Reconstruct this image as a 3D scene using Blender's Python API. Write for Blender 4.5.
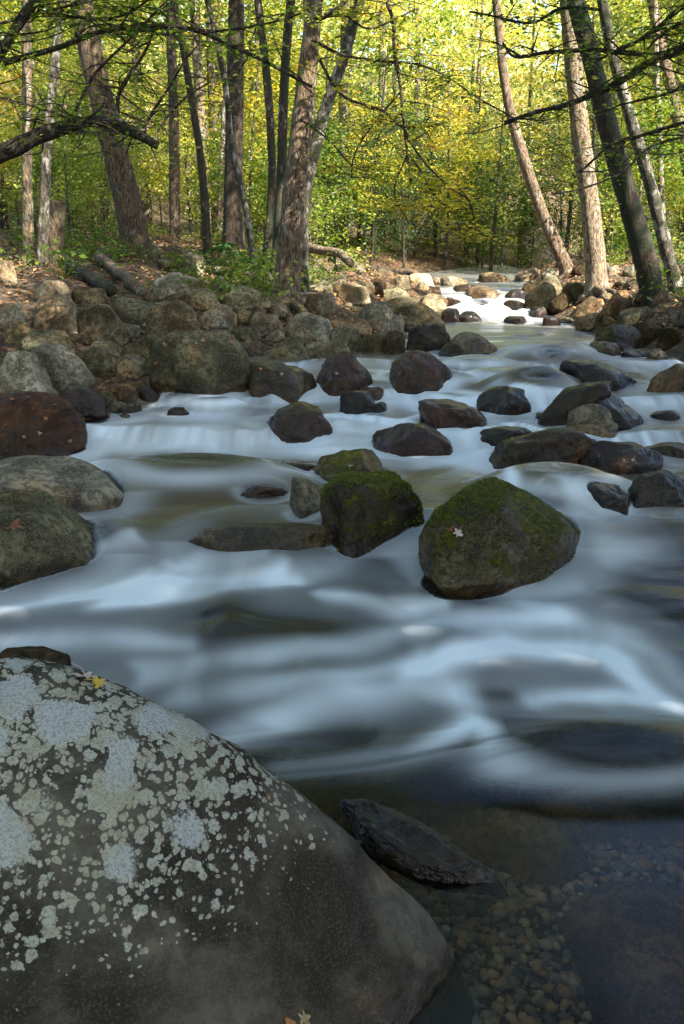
import bpy, math, random
import numpy as np
from mathutils import Vector
from mathutils.bvhtree import BVHTree

for o in list(bpy.data.objects): bpy.data.objects.remove(o)
scn = bpy.context.scene
COL = scn.collection
R = math.radians
RNG = np.random.default_rng(11)
random.seed(5)

# ------------------------------------------------------------------ camera, sky, sun, exposure
PITCH = R(17.1); FPX = 1024*30/36.0; CAMH = 2.0
cam_d = bpy.data.cameras.new("camera"); cam = bpy.data.objects.new("camera", cam_d); COL.objects.link(cam)
cam_d.sensor_fit = 'VERTICAL'; cam_d.sensor_height = 36; cam_d.lens = 30
cam_d.clip_start = 0.05; cam_d.clip_end = 600
cam.location = (0, 0, CAMH); cam.rotation_euler = (math.pi/2-PITCH, 0, 0)
scn.camera = cam

SUN_AZ, SUN_EL = R(132), R(42)          # azimuth clockwise from +Y (north): behind the camera, to the right
sun_vec = Vector((math.sin(SUN_AZ)*math.cos(SUN_EL), math.cos(SUN_AZ)*math.cos(SUN_EL), math.sin(SUN_EL)))
W = bpy.data.worlds.new("World"); scn.world = W; W.use_nodes = True
nt = W.node_tree; bg = nt.nodes['Background']
sky = nt.nodes.new('ShaderNodeTexSky'); sky.sky_type = 'NISHITA'; sky.sun_disc = False
sky.sun_elevation = SUN_EL; sky.sun_rotation = SUN_AZ; sky.air_density = 1.0; sky.dust_density = 1.0
hs = nt.nodes.new('ShaderNodeHueSaturation'); hs.inputs['Saturation'].default_value = 1.0   # sky saturation control, left neutral
nt.links.new(sky.outputs[0], hs.inputs['Color']); nt.links.new(hs.outputs[0], bg.inputs[0]); bg.inputs[1].default_value = 0.15
sd = bpy.data.lights.new("sun", 'SUN'); sd.energy = 5.0; sd.angle = R(0.6); sd.color = (1.0, 0.93, 0.80)
so = bpy.data.objects.new("sun", sd); COL.objects.link(so); so.location = (20, -20, 30)
so.rotation_euler = (-sun_vec).to_track_quat('-Z', 'Y').to_euler()
scn.view_settings.view_transform = 'Standard'; scn.view_settings.look = 'None'
scn.view_settings.exposure = 2.1; scn.view_settings.gamma = 1.0
scn.render.engine = 'CYCLES'
cy = scn.cycles
cy.use_denoising = True
try: cy.denoiser = 'OPENIMAGEDENOISE'
except Exception: pass
cy.max_bounces = 7; cy.diffuse_bounces = 3; cy.glossy_bounces = 3; cy.transmission_bounces = 4; cy.transparent_max_bounces = 10
cy.sample_clamp_indirect = 6; cy.caustics_reflective = False; cy.caustics_refractive = False

# ------------------------------------------------------------------ numeric helpers
def _h(ix, iy, iz, s):
    n = (ix*374761393 + iy*668265263 + iz*2147483647 + s*1274126177) & 0xffffffff
    n = ((n ^ (n >> 13))*1274126177) & 0xffffffff
    n = n ^ (n >> 16)
    return (n & 0xffff)/65535.0
def vnoise(P, s=0):
    P = np.asarray(P, float); i = np.floor(P).astype(np.int64); f = P-i; f = f*f*(3-2*f)
    r = 0
    for dx in (0, 1):
        for dy in (0, 1):
            for dz in (0, 1):
                w = (f[:, 0] if dx else 1-f[:, 0])*(f[:, 1] if dy else 1-f[:, 1])*(f[:, 2] if dz else 1-f[:, 2])
                r = r + w*_h(i[:, 0]+dx, i[:, 1]+dy, i[:, 2]+dz, s)
    return r*2-1
def fbm(P, s=0, o=4, g=.5):
    r = 0; a = 1; P = np.asarray(P, float)
    for k in range(o):
        r = r+a*vnoise(P*(2.03**k)+17.3*k, s+k); a *= g
    return r
def sstep(a, b, x):
    t = np.clip((x-a)/(b-a), 0, 1); return t*t*(3-2*t)

# ------------------------------------------------------------------ the lie of the land (metres)
WY = np.array([-20, 0, 2.75, 3.15, 4.19, 4.8, 5.2, 5.64, 6.7, 7.3, 7.55, 8.5, 8.75, 10.0, 10.3, 13.8, 16.0, 16.6, 16.85, 18.0, 18.25, 19.6, 19.8, 24, 27.7, 60, 110])
WZ = np.array([0, 0, .0, .03, .10, .22, .31, .35, .38, .405, .50, .55, .64, .67, .74, .78, .80, .81, .93, .96, 1.08, 1.10, 1.16, 1.20, 1.25, 1.8, 3.0])
LYx = np.array([-20, 0, 5, 6.7, 7.7, 8.5, 10.8, 12.2, 15.5, 18.2, 24, 28, 45, 100]); LX = np.array([-3.6, -3.6, -3.2, -2.7, -2.3, -1.95, -1.1, .5, 1.7, 1.9, 1.6, 2.2, 10, 30.])
RYx = np.array([-20, 0, 5, 8, 11.2, 15.5, 18.2, 24, 28, 45, 100]); RX = np.array([3.8, 3.8, 4.1, 4.2, 3.95, 3.9, 4.1, 5.1, 6.5, 15, 36.])
def zw(Y): return np.interp(Y, WY, WZ)
def edge(X, Y):
    l = np.interp(Y, LYx, LX)-X; r = X-np.interp(Y, RYx, RX); return l, r
def terr(X, Y):
    X = np.asarray(X, float); Y = np.asarray(Y, float)
    l, r = edge(X, Y); z0 = zw(Y)
    s = np.maximum(l, r)
    bed = -0.20-0.12*sstep(2.5, 4.5, Y)
    inside = bed*sstep(0, .7, -s)
    lo = np.interp(l, [0, .4, 2, 5, 9, 16, 40], [0, .12, .5, .93, 1.0, 1.6, 7])
    ro = np.interp(r, [0, .3, 1, 3, 8, 16, 40], [0, .25, .55, .8, 1.0, 2.0, 8])
    z = z0+np.where(s < 0, inside, np.where(l > 0, lo, ro))
    z = z+np.where(s > 0, 1, 0)*np.clip(Y-48, 0, 160)*.22
    P = np.stack([X.ravel(), Y.ravel(), 0*X.ravel()], 1)
    n = fbm(P*.9, 3, 4).reshape(X.shape)
    return z+n*np.where(s > 0, .05+.05*np.clip(s, 0, 3), .02)
def pixdir(px, row):
    a = (px-342)/FPX; b = -(row-512)/FPX
    return Vector((a, math.cos(PITCH)+b*math.sin(PITCH), -math.sin(PITCH)+b*math.cos(PITCH)))
def at(px, row, Y):                       # where a sight line meets the upright plane at distance Y
    d = pixdir(px, row); t = Y/d.y
    return Vector((d.x*t, Y, CAMH+d.z*t))
YS = np.concatenate([np.arange(1.2, 12, .02), np.arange(12, 60, .08)])
def on(px, row, surf='g'):                # where a sight line meets the water or the ground
    d = pixdir(px, row); t = YS/d.y; X = d.x*t; Z = CAMH+d.z*t
    S = zw(YS) if surf == 'w' else np.maximum(terr(X, YS), zw(YS))
    k = np.argmax(Z <= S)
    if not (Z <= S).any(): k = len(YS)-1
    return Vector((X[k], YS[k], S[k]))
def depth_of(p): return p.y*math.cos(PITCH)-(p.z-CAMH)*math.sin(PITCH)

# ------------------------------------------------------------------ object helpers
def mesh(name, V, F, mat=None, smooth=True):
    V = np.asarray(V, np.float32); me = bpy.data.meshes.new(name)
    F = F if isinstance(F, list) else [F]
    me.vertices.add(len(V)); me.vertices.foreach_set('co', V.ravel())
    L = np.concatenate([f.ravel() for f in F]); cnt = np.concatenate([np.full(len(f), f.shape[1]) for f in F])
    me.loops.add(len(L)); me.loops.foreach_set('vertex_index', L.astype(np.int32))
    me.polygons.add(len(cnt)); st = np.concatenate([[0], np.cumsum(cnt)[:-1]])
    me.polygons.foreach_set('loop_start', st.astype(np.int32)); me.polygons.foreach_set('loop_total', cnt.astype(np.int32))
    me.polygons.foreach_set('use_smooth', np.full(len(cnt), smooth))
    me.update(calc_edges=True)
    if mat: me.materials.append(mat)
    return me
def link(name, me, loc=(0, 0, 0), parent=None):
    o = bpy.data.objects.new(name, me); COL.objects.link(o); o.location = loc
    if parent: o.parent = parent
    return o
def tag(o, label=None, cat=None, group=None, kind=None):
    if label: o['label'] = label
    if cat: o['category'] = cat
    if group: o['group'] = group
    if kind: o['kind'] = kind
    return o
def empty(name, loc, label, cat, group=None):
    o = bpy.data.objects.new(name, None); COL.objects.link(o); o.location = loc; return tag(o, label, cat, group)
def copy_tree(root, loc, rz, s, label=None):
    r = root.copy(); COL.objects.link(r); r.location = loc; r.rotation_euler = (0, 0, rz); r.scale = (s, s, s)
    if label: r['label'] = label
    for ch in list(root.children):
        c = ch.copy(); COL.objects.link(c); c.parent = r
    return r

# ------------------------------------------------------------------ materials
def newmat(name):
    m = bpy.data.materials.new(name); m.use_nodes = True
    t = m.node_tree; t.nodes.clear(); return m, t
class N:
    def __init__(s, t): s.t = t
    def n(s, typ, **kw):
        x = s.t.nodes.new(typ)
        for k, v in kw.items(): setattr(x, k, v)
        return x
    def l(s, a, b): s.t.links.new(a, b)
    def setin(s, inp, v):
        if hasattr(v, 'is_linked') or isinstance(v, bpy.types.NodeSocket): s.l(v, inp)
        else: inp.default_value = v
    def math(s, op, a, b=None, c=None, clamp=False):
        x = s.n('ShaderNodeMath', operation=op, use_clamp=clamp); s.setin(x.inputs[0], a)
        if b is not None: s.setin(x.inputs[1], b)
        if c is not None: s.setin(x.inputs[2], c)
        return x.outputs[0]
    def mix(s, f, a, b, typ='MIX'):
        x = s.n('ShaderNodeMix', data_type='RGBA', blend_type=typ); s.setin(x.inputs[0], f)
        s.setin(x.inputs[6], a if not isinstance(a, tuple) else (*a[:3], 1)); s.setin(x.inputs[7], b if not isinstance(b, tuple) else (*b[:3], 1))
        return x.outputs[2]
    def noise(s, vec, sc, det=4, rough=.55, dist=0, dim='3D'):
        x = s.n('ShaderNodeTexNoise'); s.l(vec, x.inputs['Vector']); x.inputs['Scale'].default_value = sc
        x.inputs['Detail'].default_value = det; x.inputs['Roughness'].default_value = rough; x.inputs['Distortion'].default_value = dist
        return x
    def vor(s, vec, sc, feature='F1', rand=1):
        x = s.n('ShaderNodeTexVoronoi', feature=feature); s.l(vec, x.inputs['Vector']); x.inputs['Scale'].default_value = sc
        x.inputs['Randomness'].default_value = rand
        return x
    def ss(s, x, a, b):
        m = s.n('ShaderNodeMapRange', interpolation_type='SMOOTHSTEP'); s.setin(m.inputs[0], x); s.setin(m.inputs[1], a); s.setin(m.inputs[2], b)
        return m.outputs[0]
    def ramp(s, x, stops):
        r = s.n('ShaderNodeValToRGB'); s.setin(r.inputs[0], x); e = r.color_ramp.elements
        while len(e) < len(stops): e.new(.5)
        for k, (p, c) in enumerate(stops): e[k].position = p; e[k].color = (*c, 1)
        return r.outputs[0]
    def attr(s, nm, typ='OBJECT', out='Fac'):
        a = s.n('ShaderNodeAttribute', attribute_type=typ, attribute_name=nm); return a.outputs[out]
    def scale(s, vec, v):
        m = s.n('ShaderNodeMapping'); s.l(vec, m.inputs[0]); m.inputs['Scale'].default_value = v; return m.outputs[0]
    def addv(s, a, b):
        m = s.n('ShaderNodeVectorMath', operation='ADD'); s.l(a, m.inputs[0]); s.l(b, m.inputs[1]); return m.outputs[0]

def rock_material(hero=False):
    m, t = newmat('river_rock' if not hero else 'lichen_boulder'); g = N(t)
    tc = g.n('ShaderNodeTexCoord'); oi = g.n('ShaderNodeObjectInfo'); geo = g.n('ShaderNodeNewGeometry')
    off = g.math('MULTIPLY', oi.outputs['Random'], 37.0)
    cmb = g.n('ShaderNodeCombineXYZ'); [g.l(off, cmb.inputs[k]) for k in range(3)]
    v = g.addv(tc.outputs['Object'], cmb.outputs[0]) if not hero else tc.outputs['Object']
    sep = g.n('ShaderNodeSeparateXYZ'); g.l(geo.outputs['Normal'], sep.inputs[0]); nz = sep.outputs[2]
    sp = g.n('ShaderNodeSeparateXYZ'); g.l(geo.outputs['Position'], sp.inputs[0]); pz = sp.outputs[2]
    n1 = g.noise(v, 3.5, 7, .6, .3); n2 = g.noise(v, 22, 6, .65); n3 = g.noise(v, 90 if not hero else 150, 4, .6); n0 = g.noise(v, 1.3, 3)
    tone = oi.outputs['Color']
    dark = g.mix(1, tone, (.32, .29, .25), 'MULTIPLY'); lite = g.mix(1, tone, (1.7, 1.62, 1.4) if not hero else (1.3, 1.25, 1.15), 'MULTIPLY')
    c = g.mix(g.ss(n1.outputs[0], .36, .66), dark, lite)
    c = g.mix(g.math('MULTIPLY', g.ss(n2.outputs[0], .48, .56), .75 if not hero else .35), c, dark)
    c = g.mix(g.math('MULTIPLY', g.ss(n3.outputs[0], .52, .62), .55 if not hero else .40), c, lite)
    c = g.mix(g.math('MULTIPLY', g.ss(n0.outputs[0], .48, .62), .5 if not hero else .12), c, g.mix(1, c, (1.25, .85, .55), 'MULTIPLY'))
    # lichen
    lich = g.attr('lichen')
    if hero:
        dv = g.noise(v, 9, 3); vv = g.n('ShaderNodeVectorMath', operation='MULTIPLY_ADD'); g.l(dv.outputs['Color'], vv.inputs[0]); vv.inputs[1].default_value = (.065, .065, .065); g.l(v, vv.inputs[2])
        vd = vv.outputs[0]
        def blobs(sc, base, amp, ds):
            vo = g.vor(vd, sc); d = vo.outputs['Distance']
            cs = g.n('ShaderNodeSeparateColor'); g.l(vo.outputs['Color'], cs.inputs[0])
            th = g.math('MULTIPLY', cs.outputs[0], amp); th = g.math('ADD', th, base)
            th = g.math('ADD', th, ds)
            th = g.math('ADD', th, g.math('MULTIPLY', g.math('SUBTRACT', n3.outputs[0], .5), .25))
            return g.ss(g.math('SUBTRACT', th, d), -.02, .09)
        cl = g.noise(v, 2.1, 3, .6); dens = g.math('MULTIPLY', g.math('SUBTRACT', cl.outputs[0], .5), 1.6)
        hz = g.ss(pz, .12, .55); hz2 = g.ss(pz, .60, .86)
        low = g.math('MULTIPLY', g.math('SUBTRACT', hz, 1), 1.15)
        d1 = g.math('ADD', dens, low)
        lA = blobs(7, -.36, .85, g.math('ADD', d1, g.math('MULTIPLY', hz2, .32)))
        lB = blobs(25, .06, .62, d1)
        lC = blobs(58, .04, .72, g.math('ADD', d1, .02))
        L = g.math('MAXIMUM', g.math('MAXIMUM', lA, lB), lC)
        eat = g.ss(n3.outputs[0], .36, .56)
        L = g.math('MULTIPLY', L, g.math('ADD', g.math('MULTIPLY', eat, .40), .52))
        lc = g.mix(g.ss(n2.outputs[0], .4, .6), (.42, .39, .29), (.50, .48, .40))
        lc = g.mix(lA, lc, (.50, .50, .47))
        lc = g.mix(g.math('MULTIPLY', g.ss(n1.outputs[0], .5, .62), .5), lc, (.42, .38, .24))
        c = g.mix(L, c, lc)
    else:
        vo = g.vor(v, 16); th = g.math('ADD', g.math('MULTIPLY', lich, .85), g.math('SUBTRACT', g.math('MULTIPLY', n1.outputs[0], 1.3), 1.05))
        L = g.ss(g.math('SUBTRACT', th, vo.outputs['Distance']), -.03, .06)
        L = g.math('MULTIPLY', L, g.math('MULTIPLY', g.ss(nz, -.1, .35), g.ss(n3.outputs[0], .35, .55)))
        c = g.mix(g.math('MULTIPLY', L, .85), c, (.42, .42, .35))
    # moss grows on upward faces
    ms = g.attr('moss')
    mm = g.math('ADD', g.math('MULTIPLY', nz, .30), g.math('ADD', g.math('MULTIPLY', n1.outputs[0], 1.1), g.math('MULTIPLY', n2.outputs[0], .5)))
    mm = g.math('SUBTRACT', g.math('ADD', mm, ms), 1.66)
    mm = g.math('MULTIPLY', g.ss(mm, -.02, .14), g.ss(ms, .0, .1))
    mc = g.mix(g.ss(n2.outputs[0], .35, .7), (.022, .026, .008), (.12, .13, .015))
    mc = g.mix(g.math('MULTIPLY', g.ss(n3.outputs[0], .45, .7), .6), mc, (.22, .23, .03))
    c = g.mix(mm, c, mc)
    # wet: the splash band by the waterline, or all over
    wl = g.attr('waterline'); wet = g.attr('wet')
    hh = g.math('SUBTRACT', pz, wl); hh = g.math('ADD', hh, g.math('MULTIPLY', g.math('SUBTRACT', n1.outputs[0], .5), .22))
    band = g.math('SUBTRACT', 1, g.ss(hh, .03, .09))
    wm = g.math('MAXIMUM', band, wet, clamp=True)
    c = g.mix(wm, c, g.mix(1, c, (.40, .31, .22), 'MULTIPLY'))
    b = g.n('ShaderNodeBsdfPrincipled'); g.l(c, b.inputs['Base Color'])
    wg = g.math('MULTIPLY', wm, g.math('SUBTRACT', 1, g.math('MULTIPLY', mm, .75)))
    wr = g.math('ADD', g.math('MULTIPLY', g.ss(n1.outputs[0], .42, .60), .14), .02)
    rr = g.n('ShaderNodeMix', data_type='FLOAT'); g.l(wg, rr.inputs[0]); rr.inputs[2].default_value = .8; rr.inputs[3].default_value = .55
    g.l(rr.outputs[0], b.inputs['Roughness'])
    g.l(wg, b.inputs['Coat Weight']); b.inputs['Coat IOR'].default_value = 1.36; b.inputs['Specular IOR Level'].default_value = .1; g.l(wr, b.inputs['Coat Roughness'])
    hgt = g.math('ADD', g.math('MULTIPLY', n1.outputs[0], .9), g.math('ADD', g.math('MULTIPLY', n2.outputs[0], .22), g.math('MULTIPLY', n3.outputs[0], .05)))
    hgt = g.math('ADD', hgt, g.math('MULTIPLY', mm, .15))
    if hero: hgt = g.math('ADD', hgt, g.math('MULTIPLY', L, .03))
    bp = g.n('ShaderNodeBump'); bp.inputs['Strength'].default_value = .9; bp.inputs['Distance'].default_value = .09 if not hero else .045; g.l(hgt, bp.inputs['Height'])
    g.l(bp.outputs[0], b.inputs['Normal'])
    b2 = g.n('ShaderNodeBump'); b2.inputs['Strength'].default_value = .8; b2.inputs['Distance'].default_value = .10; b2n = g.noise(v, 7, 3, .5, .4); g.l(g.math('ADD', n1.outputs[0], g.math('MULTIPLY', b2n.outputs[0], .35)), b2.inputs['Height'])
    g.l(b2.outputs[0], b.inputs['Coat Normal'])
    o = g.n('ShaderNodeOutputMaterial'); g.l(b.outputs[0], o.inputs[0]); return m

def bark_material():
    m, t = newmat('bark'); g = N(t)
    tc = g.n('ShaderNodeTexCoord'); oi = g.n('ShaderNodeObjectInfo')
    v = tc.outputs['Object']; s1 = g.scale(v, (1, 1, .30)); s2 = g.scale(v, (1, 1, .5))
    n1 = g.noise(s1, 34, 7, .7, .8); n2 = g.noise(v, 2.5, 5, .6); n3 = g.noise(s2, 11, 5, .6)
    tone = oi.outputs['Color']
    c = g.mix(g.ss(n1.outputs[0], .43, .57), g.mix(1, tone, (.34, .30, .26), 'MULTIPLY'), g.mix(1, tone, (1.35, 1.3, 1.2), 'MULTIPLY'))
    pal = g.attr('pale'); pm = g.ss(g.math('ADD', n3.outputs[0], g.math('MULTIPLY', pal, .22)), .60, .70)
    c = g.mix(g.math('MULTIPLY', pm, g.ss(pal, 0, .2)), c, (.30, .285, .235))
    ms = g.attr('moss'); mm = g.math('MULTIPLY', g.ss(g.math('ADD', n2.outputs[0], g.math('MULTIPLY', ms, .4)), .62, .74), g.ss(ms, 0, .2))
    c = g.mix(mm, c, (.036, .042, .016))
    b = g.n('ShaderNodeBsdfPrincipled'); g.l(c, b.inputs['Base Color']); b.inputs['Roughness'].default_value = .9
    bp = g.n('ShaderNodeBump'); bp.inputs['Strength'].default_value = .9; bp.inputs['Distance'].default_value = .06
    g.l(g.math('ADD', n1.outputs[0], g.math('MULTIPLY', n3.outputs[0], .6)), bp.inputs['Height']); g.l(bp.outputs[0], b.inputs['Normal'])
    o = g.n('ShaderNodeOutputMaterial'); g.l(b.outputs[0], o.inputs[0]); return m

def leaf_material(name, stops, tr=.45):
    m, t = newmat(name); g = N(t)
    geo = g.n('ShaderNodeNewGeometry'); oi = g.n('ShaderNodeObjectInfo')
    r = geo.outputs['Random Per Island']
    tc = g.n('ShaderNodeTexCoord'); n = g.noise(tc.outputs['Object'], .55, 2)
    x = g.math('ADD', g.math('MULTIPLY', r, .62), g.math('MULTIPLY', g.math('SUBTRACT', n.outputs[0], .5), 1.5))
    x = g.math('ADD', x, g.math('ADD', g.math('MULTIPLY', oi.outputs['Random'], .34), .02))
    c = g.ramp(x, stops)
    d = g.n('ShaderNodeBsdfPrincipled'); g.l(c, d.inputs['Base Color']); d.inputs['Roughness'].default_value = .55
    tr_ = g.n('ShaderNodeBsdfTranslucent'); g.l(g.mix(1, c, (1.25, 1.2, .7), 'MULTIPLY'), tr_.inputs[0])
    mx = g.n('ShaderNodeMixShader'); mx.inputs[0].default_value = tr; g.l(d.outputs[0], mx.inputs[1]); g.l(tr_.outputs[0], mx.inputs[2])
    o = g.n('ShaderNodeOutputMaterial'); g.l(mx.outputs[0], o.inputs[0]); return m

ROCK = rock_material(); HERO = rock_material(True); BARK = bark_material()
LEAF = leaf_material('autumn_leaves', [(0, (.07, .13, .015)), (.25, (.15, .23, .025)), (.5, (.30, .36, .06)), (.78, (.54, .52, .15)), (.95, (.66, .52, .16)), (1, (.58, .34, .08))], .5)
LEAFG = leaf_material('green_leaves', [(0, (.05, .10, .015)), (.4, (.11, .19, .025)), (.75, (.22, .30, .035)), (1, (.45, .42, .06))], .5)
LEAFY = leaf_material('yellow_leaves', [(0, (.20, .27, .03)), (.35, (.45, .44, .05)), (.75, (.62, .48, .06)), (1, (.6, .30, .04))], .5)
LEAFW = leaf_material('painted_sun_haze_leaves', [(0, (.26, .32, .08)), (.4, (.48, .52, .17)), (.8, (.72, .70, .36)), (1, (.72, .60, .32))], .5)  # pale leaf colours stand in for sun glow and haze on the far slope
LEAFD = leaf_material('hemlock_needles', [(0, (.02, .045, .015)), (.6, (.045, .085, .02)), (1, (.09, .13, .03))], .3)
MOSS = leaf_material('moss_shoots', [(0, (.025, .03, .008)), (.5, (.10, .115, .015)), (1, (.28, .28, .035))], .3)
LITTER = leaf_material('fallen_leaf', [(0, (.12, .07, .04)), (.4, (.26, .15, .07)), (.7, (.42, .22, .08)), (1, (.52, .40, .20))], .15)

def ground_material():
    m, t = newmat('forest_floor'); g = N(t)
    tc = g.n('ShaderNodeTexCoord'); v = tc.outputs['Object']
    n1 = g.noise(v, 1.2, 6, .6); n2 = g.noise(v, 18, 6, .7); vo = g.vor(v, 14)
    c = g.mix(g.ss(n2.outputs[0], .4, .65), (.035, .024, .015), (.12, .08, .045))
    c = g.mix(g.math('MULTIPLY', g.ss(n1.outputs[0], .5, .62), .6), c, (.05, .06, .015))
    cs = g.n('ShaderNodeSeparateColor'); g.l(vo.outputs['Color'], cs.inputs[0])
    c = g.mix(g.math('MULTIPLY', g.ss(cs.outputs[0], .6, .8), .7), c, (.24, .13, .06))
    b = g.n('ShaderNodeBsdfPrincipled'); g.l(c, b.inputs['Base Color']); b.inputs['Roughness'].default_value = .9
    bp = g.n('ShaderNodeBump'); bp.inputs['Strength'].default_value = 1; bp.inputs['Distance'].default_value = .06
    g.l(g.math('ADD', n2.outputs[0], vo.outputs['Distance']), bp.inputs['Height']); g.l(bp.outputs[0], b.inputs['Normal'])
    o = g.n('ShaderNodeOutputMaterial'); g.l(b.outputs[0], o.inputs[0]); return m

def water_material():
    m, t = newmat('stream_water'); g = N(t)
    tc = g.n('ShaderNodeTexCoord'); v = tc.outputs['Object']
    foam = g.attr('foam', 'GEOMETRY'); dep = g.attr('depth', 'GEOMETRY')
    thin = g.ss(dep, 0.0, .05)
    fr = g.n('ShaderNodeFresnel'); fr.inputs['IOR'].default_value = 1.33
    nn = g.noise(g.scale(v, (1.2, 4.0, 1)), 1.5, 3, .5)
    bp = g.n('ShaderNodeBump'); bp.inputs['Distance'].default_value = .08; g.l(g.math('MULTIPLY', g.ss(g.attr('murk', 'GEOMETRY'), .2, .9), .25), bp.inputs['Strength']); g.l(nn.outputs[0], bp.inputs['Height'])
    g.l(bp.outputs[0], fr.inputs['Normal'])
    tr = g.n('ShaderNodeBsdfTransparent'); tint = g.mix(g.ss(dep, 0, .35), (.97, .92, .84), (.62, .47, .30)); g.l(tint, tr.inputs[0])
    mk = g.n('ShaderNodeBsdfDiffuse'); g.l(g.mix(g.attr('brown', 'GEOMETRY'), (.034, .031, .024), (.088, .066, .034)), mk.inputs[0])
    mur = g.attr('murk', 'GEOMETRY')
    body = g.n('ShaderNodeMixShader'); g.l(g.math('MULTIPLY', g.ss(dep, .02, .3), mur), body.inputs[0]); g.l(tr.outputs[0], body.inputs[1]); g.l(mk.outputs[0], body.inputs[2])
    gl = g.n('ShaderNodeBsdfGlossy'); g.l(g.math('ADD', .15, g.math('MULTIPLY', .12, g.attr('murk', 'GEOMETRY'))), gl.inputs['Roughness']); g.l(bp.outputs[0], gl.inputs['Normal']); gl.inputs[0].default_value = (.9, .93, 1, 1)
    s1 = g.n('ShaderNodeMixShader'); g.l(fr.outputs[0], s1.inputs[0]); g.l(body.outputs[0], s1.inputs[1]); g.l(gl.outputs[0], s1.inputs[2])
    fo = g.n('ShaderNodeBsdfDiffuse'); fo.inputs[0].default_value = (.80, .86, .90, 1)
    s2 = g.n('ShaderNodeMixShader'); g.l(g.math('MULTIPLY', foam, g.ss(dep, 0.0, .09)), s2.inputs[0]); g.l(s1.outputs[0], s2.inputs[1]); g.l(fo.outputs[0], s2.inputs[2])
    t2 = g.n('ShaderNodeBsdfTransparent')
    s3 = g.n('ShaderNodeMixShader'); g.l(thin, s3.inputs[0]); g.l(t2.outputs[0], s3.inputs[1]); g.l(s2.outputs[0], s3.inputs[2])
    o = g.n('ShaderNodeOutputMaterial'); g.l(s3.outputs[0], o.inputs[0]); return m

# ------------------------------------------------------------------ terrain
def spaced(lo, hi, n, k, c=0):
    u = np.linspace(-1, 1, n); s = np.sinh(k*u)/math.sinh(k)
    return c+np.where(s < 0, s*(c-lo), s*(hi-c))
def grid(xs, ys):
    X, Y = np.meshgrid(xs, ys); ny, nx = X.shape
    i = np.arange(ny*nx).reshape(ny, nx)
    F = np.stack([i[:-1, :-1], i[:-1, 1:], i[1:, 1:], i[1:, :-1]], -1).reshape(-1, 4)
    return X, Y, F
xs = spaced(-260, 260, 300, 4.6); ys = np.concatenate([np.linspace(-200, -32, 14), np.linspace(-30, 0, 20)[:-1], np.linspace(0, 32, 230), np.linspace(33, 110, 50), np.linspace(116, 400, 20)])
TX, TY, TF = grid(xs, ys); TZ = terr(TX, TY)
ground = link('ground', mesh('ground', np.stack([TX, TY, TZ], -1).reshape(-1, 3), TF, ground_material())); tag(ground, kind='structure')
bv_v = [np.stack([TX, TY, TZ], -1).reshape(-1, 3)]; bv_f = [TF]; bv_n = len(bv_v[0])

# ------------------------------------------------------------------ rocks
_ico = {}
def ico(n):
    if n not in _ico:
        import bmesh
        b = bmesh.new(); bmesh.ops.create_icosphere(b, subdivisions=n, radius=1)
        b.verts.ensure_lookup_table()
        _ico[n] = (np.array([v.co[:] for v in b.verts]), np.array([[v.index for v in f.verts] for f in b.faces])); b.free()
    return _ico[n]
def rock_shape(seed, n=4, cuts=7, rough=.10, box=2.4, tilt=0, lean=0, spin=0):
    V, F = ico(n); r = np.random.default_rng(seed)
    P = V/((np.abs(V)**box).sum(1)**(1/box))[:, None]
    for k in range(cuts):
        d = r.normal(size=3); d[2] = abs(d[2])*.8; d /= np.linalg.norm(d); o = r.uniform(.62, .92)
        ex = P@d-o; P = P-np.outer(np.where(ex > 0, ex*.9, 0), d)
    P = P*(1+rough*fbm(P*1.4+seed, seed, 2)[:, None]*1.6)
    nrm = P/np.linalg.norm(P, axis=1)[:, None]
    w_ = fbm(P*2.6+seed*5, seed+4, 2)
    P = P+nrm*(rough*(.42*fbm(P*4+seed*3, seed+9, 5, .58)-.55*np.exp(-(w_/.09)**2)*.35))[:, None]
    c, s = math.cos(spin), math.sin(spin)
    P = np.stack([P[:, 0]*c-P[:, 1]*s, P[:, 0]*s+P[:, 1]*c, P[:, 2]], 1)
    if lean: P[:, 0] += lean*np.clip(P[:, 2], -.3, 1)*.8
    return P, F
TONES = dict(wet=(.034, .022, .012), red=(.085, .043, .019), brown=(.14, .118, .085), grey=(.215, .20, .165), pale=(.33, .305, .25),
             tan=(.22, .19, .135), dark=(.055, .041, .024), warm=(.19, .14, .09), olive=(.135, .125, .085))
rock_n = 0
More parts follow.
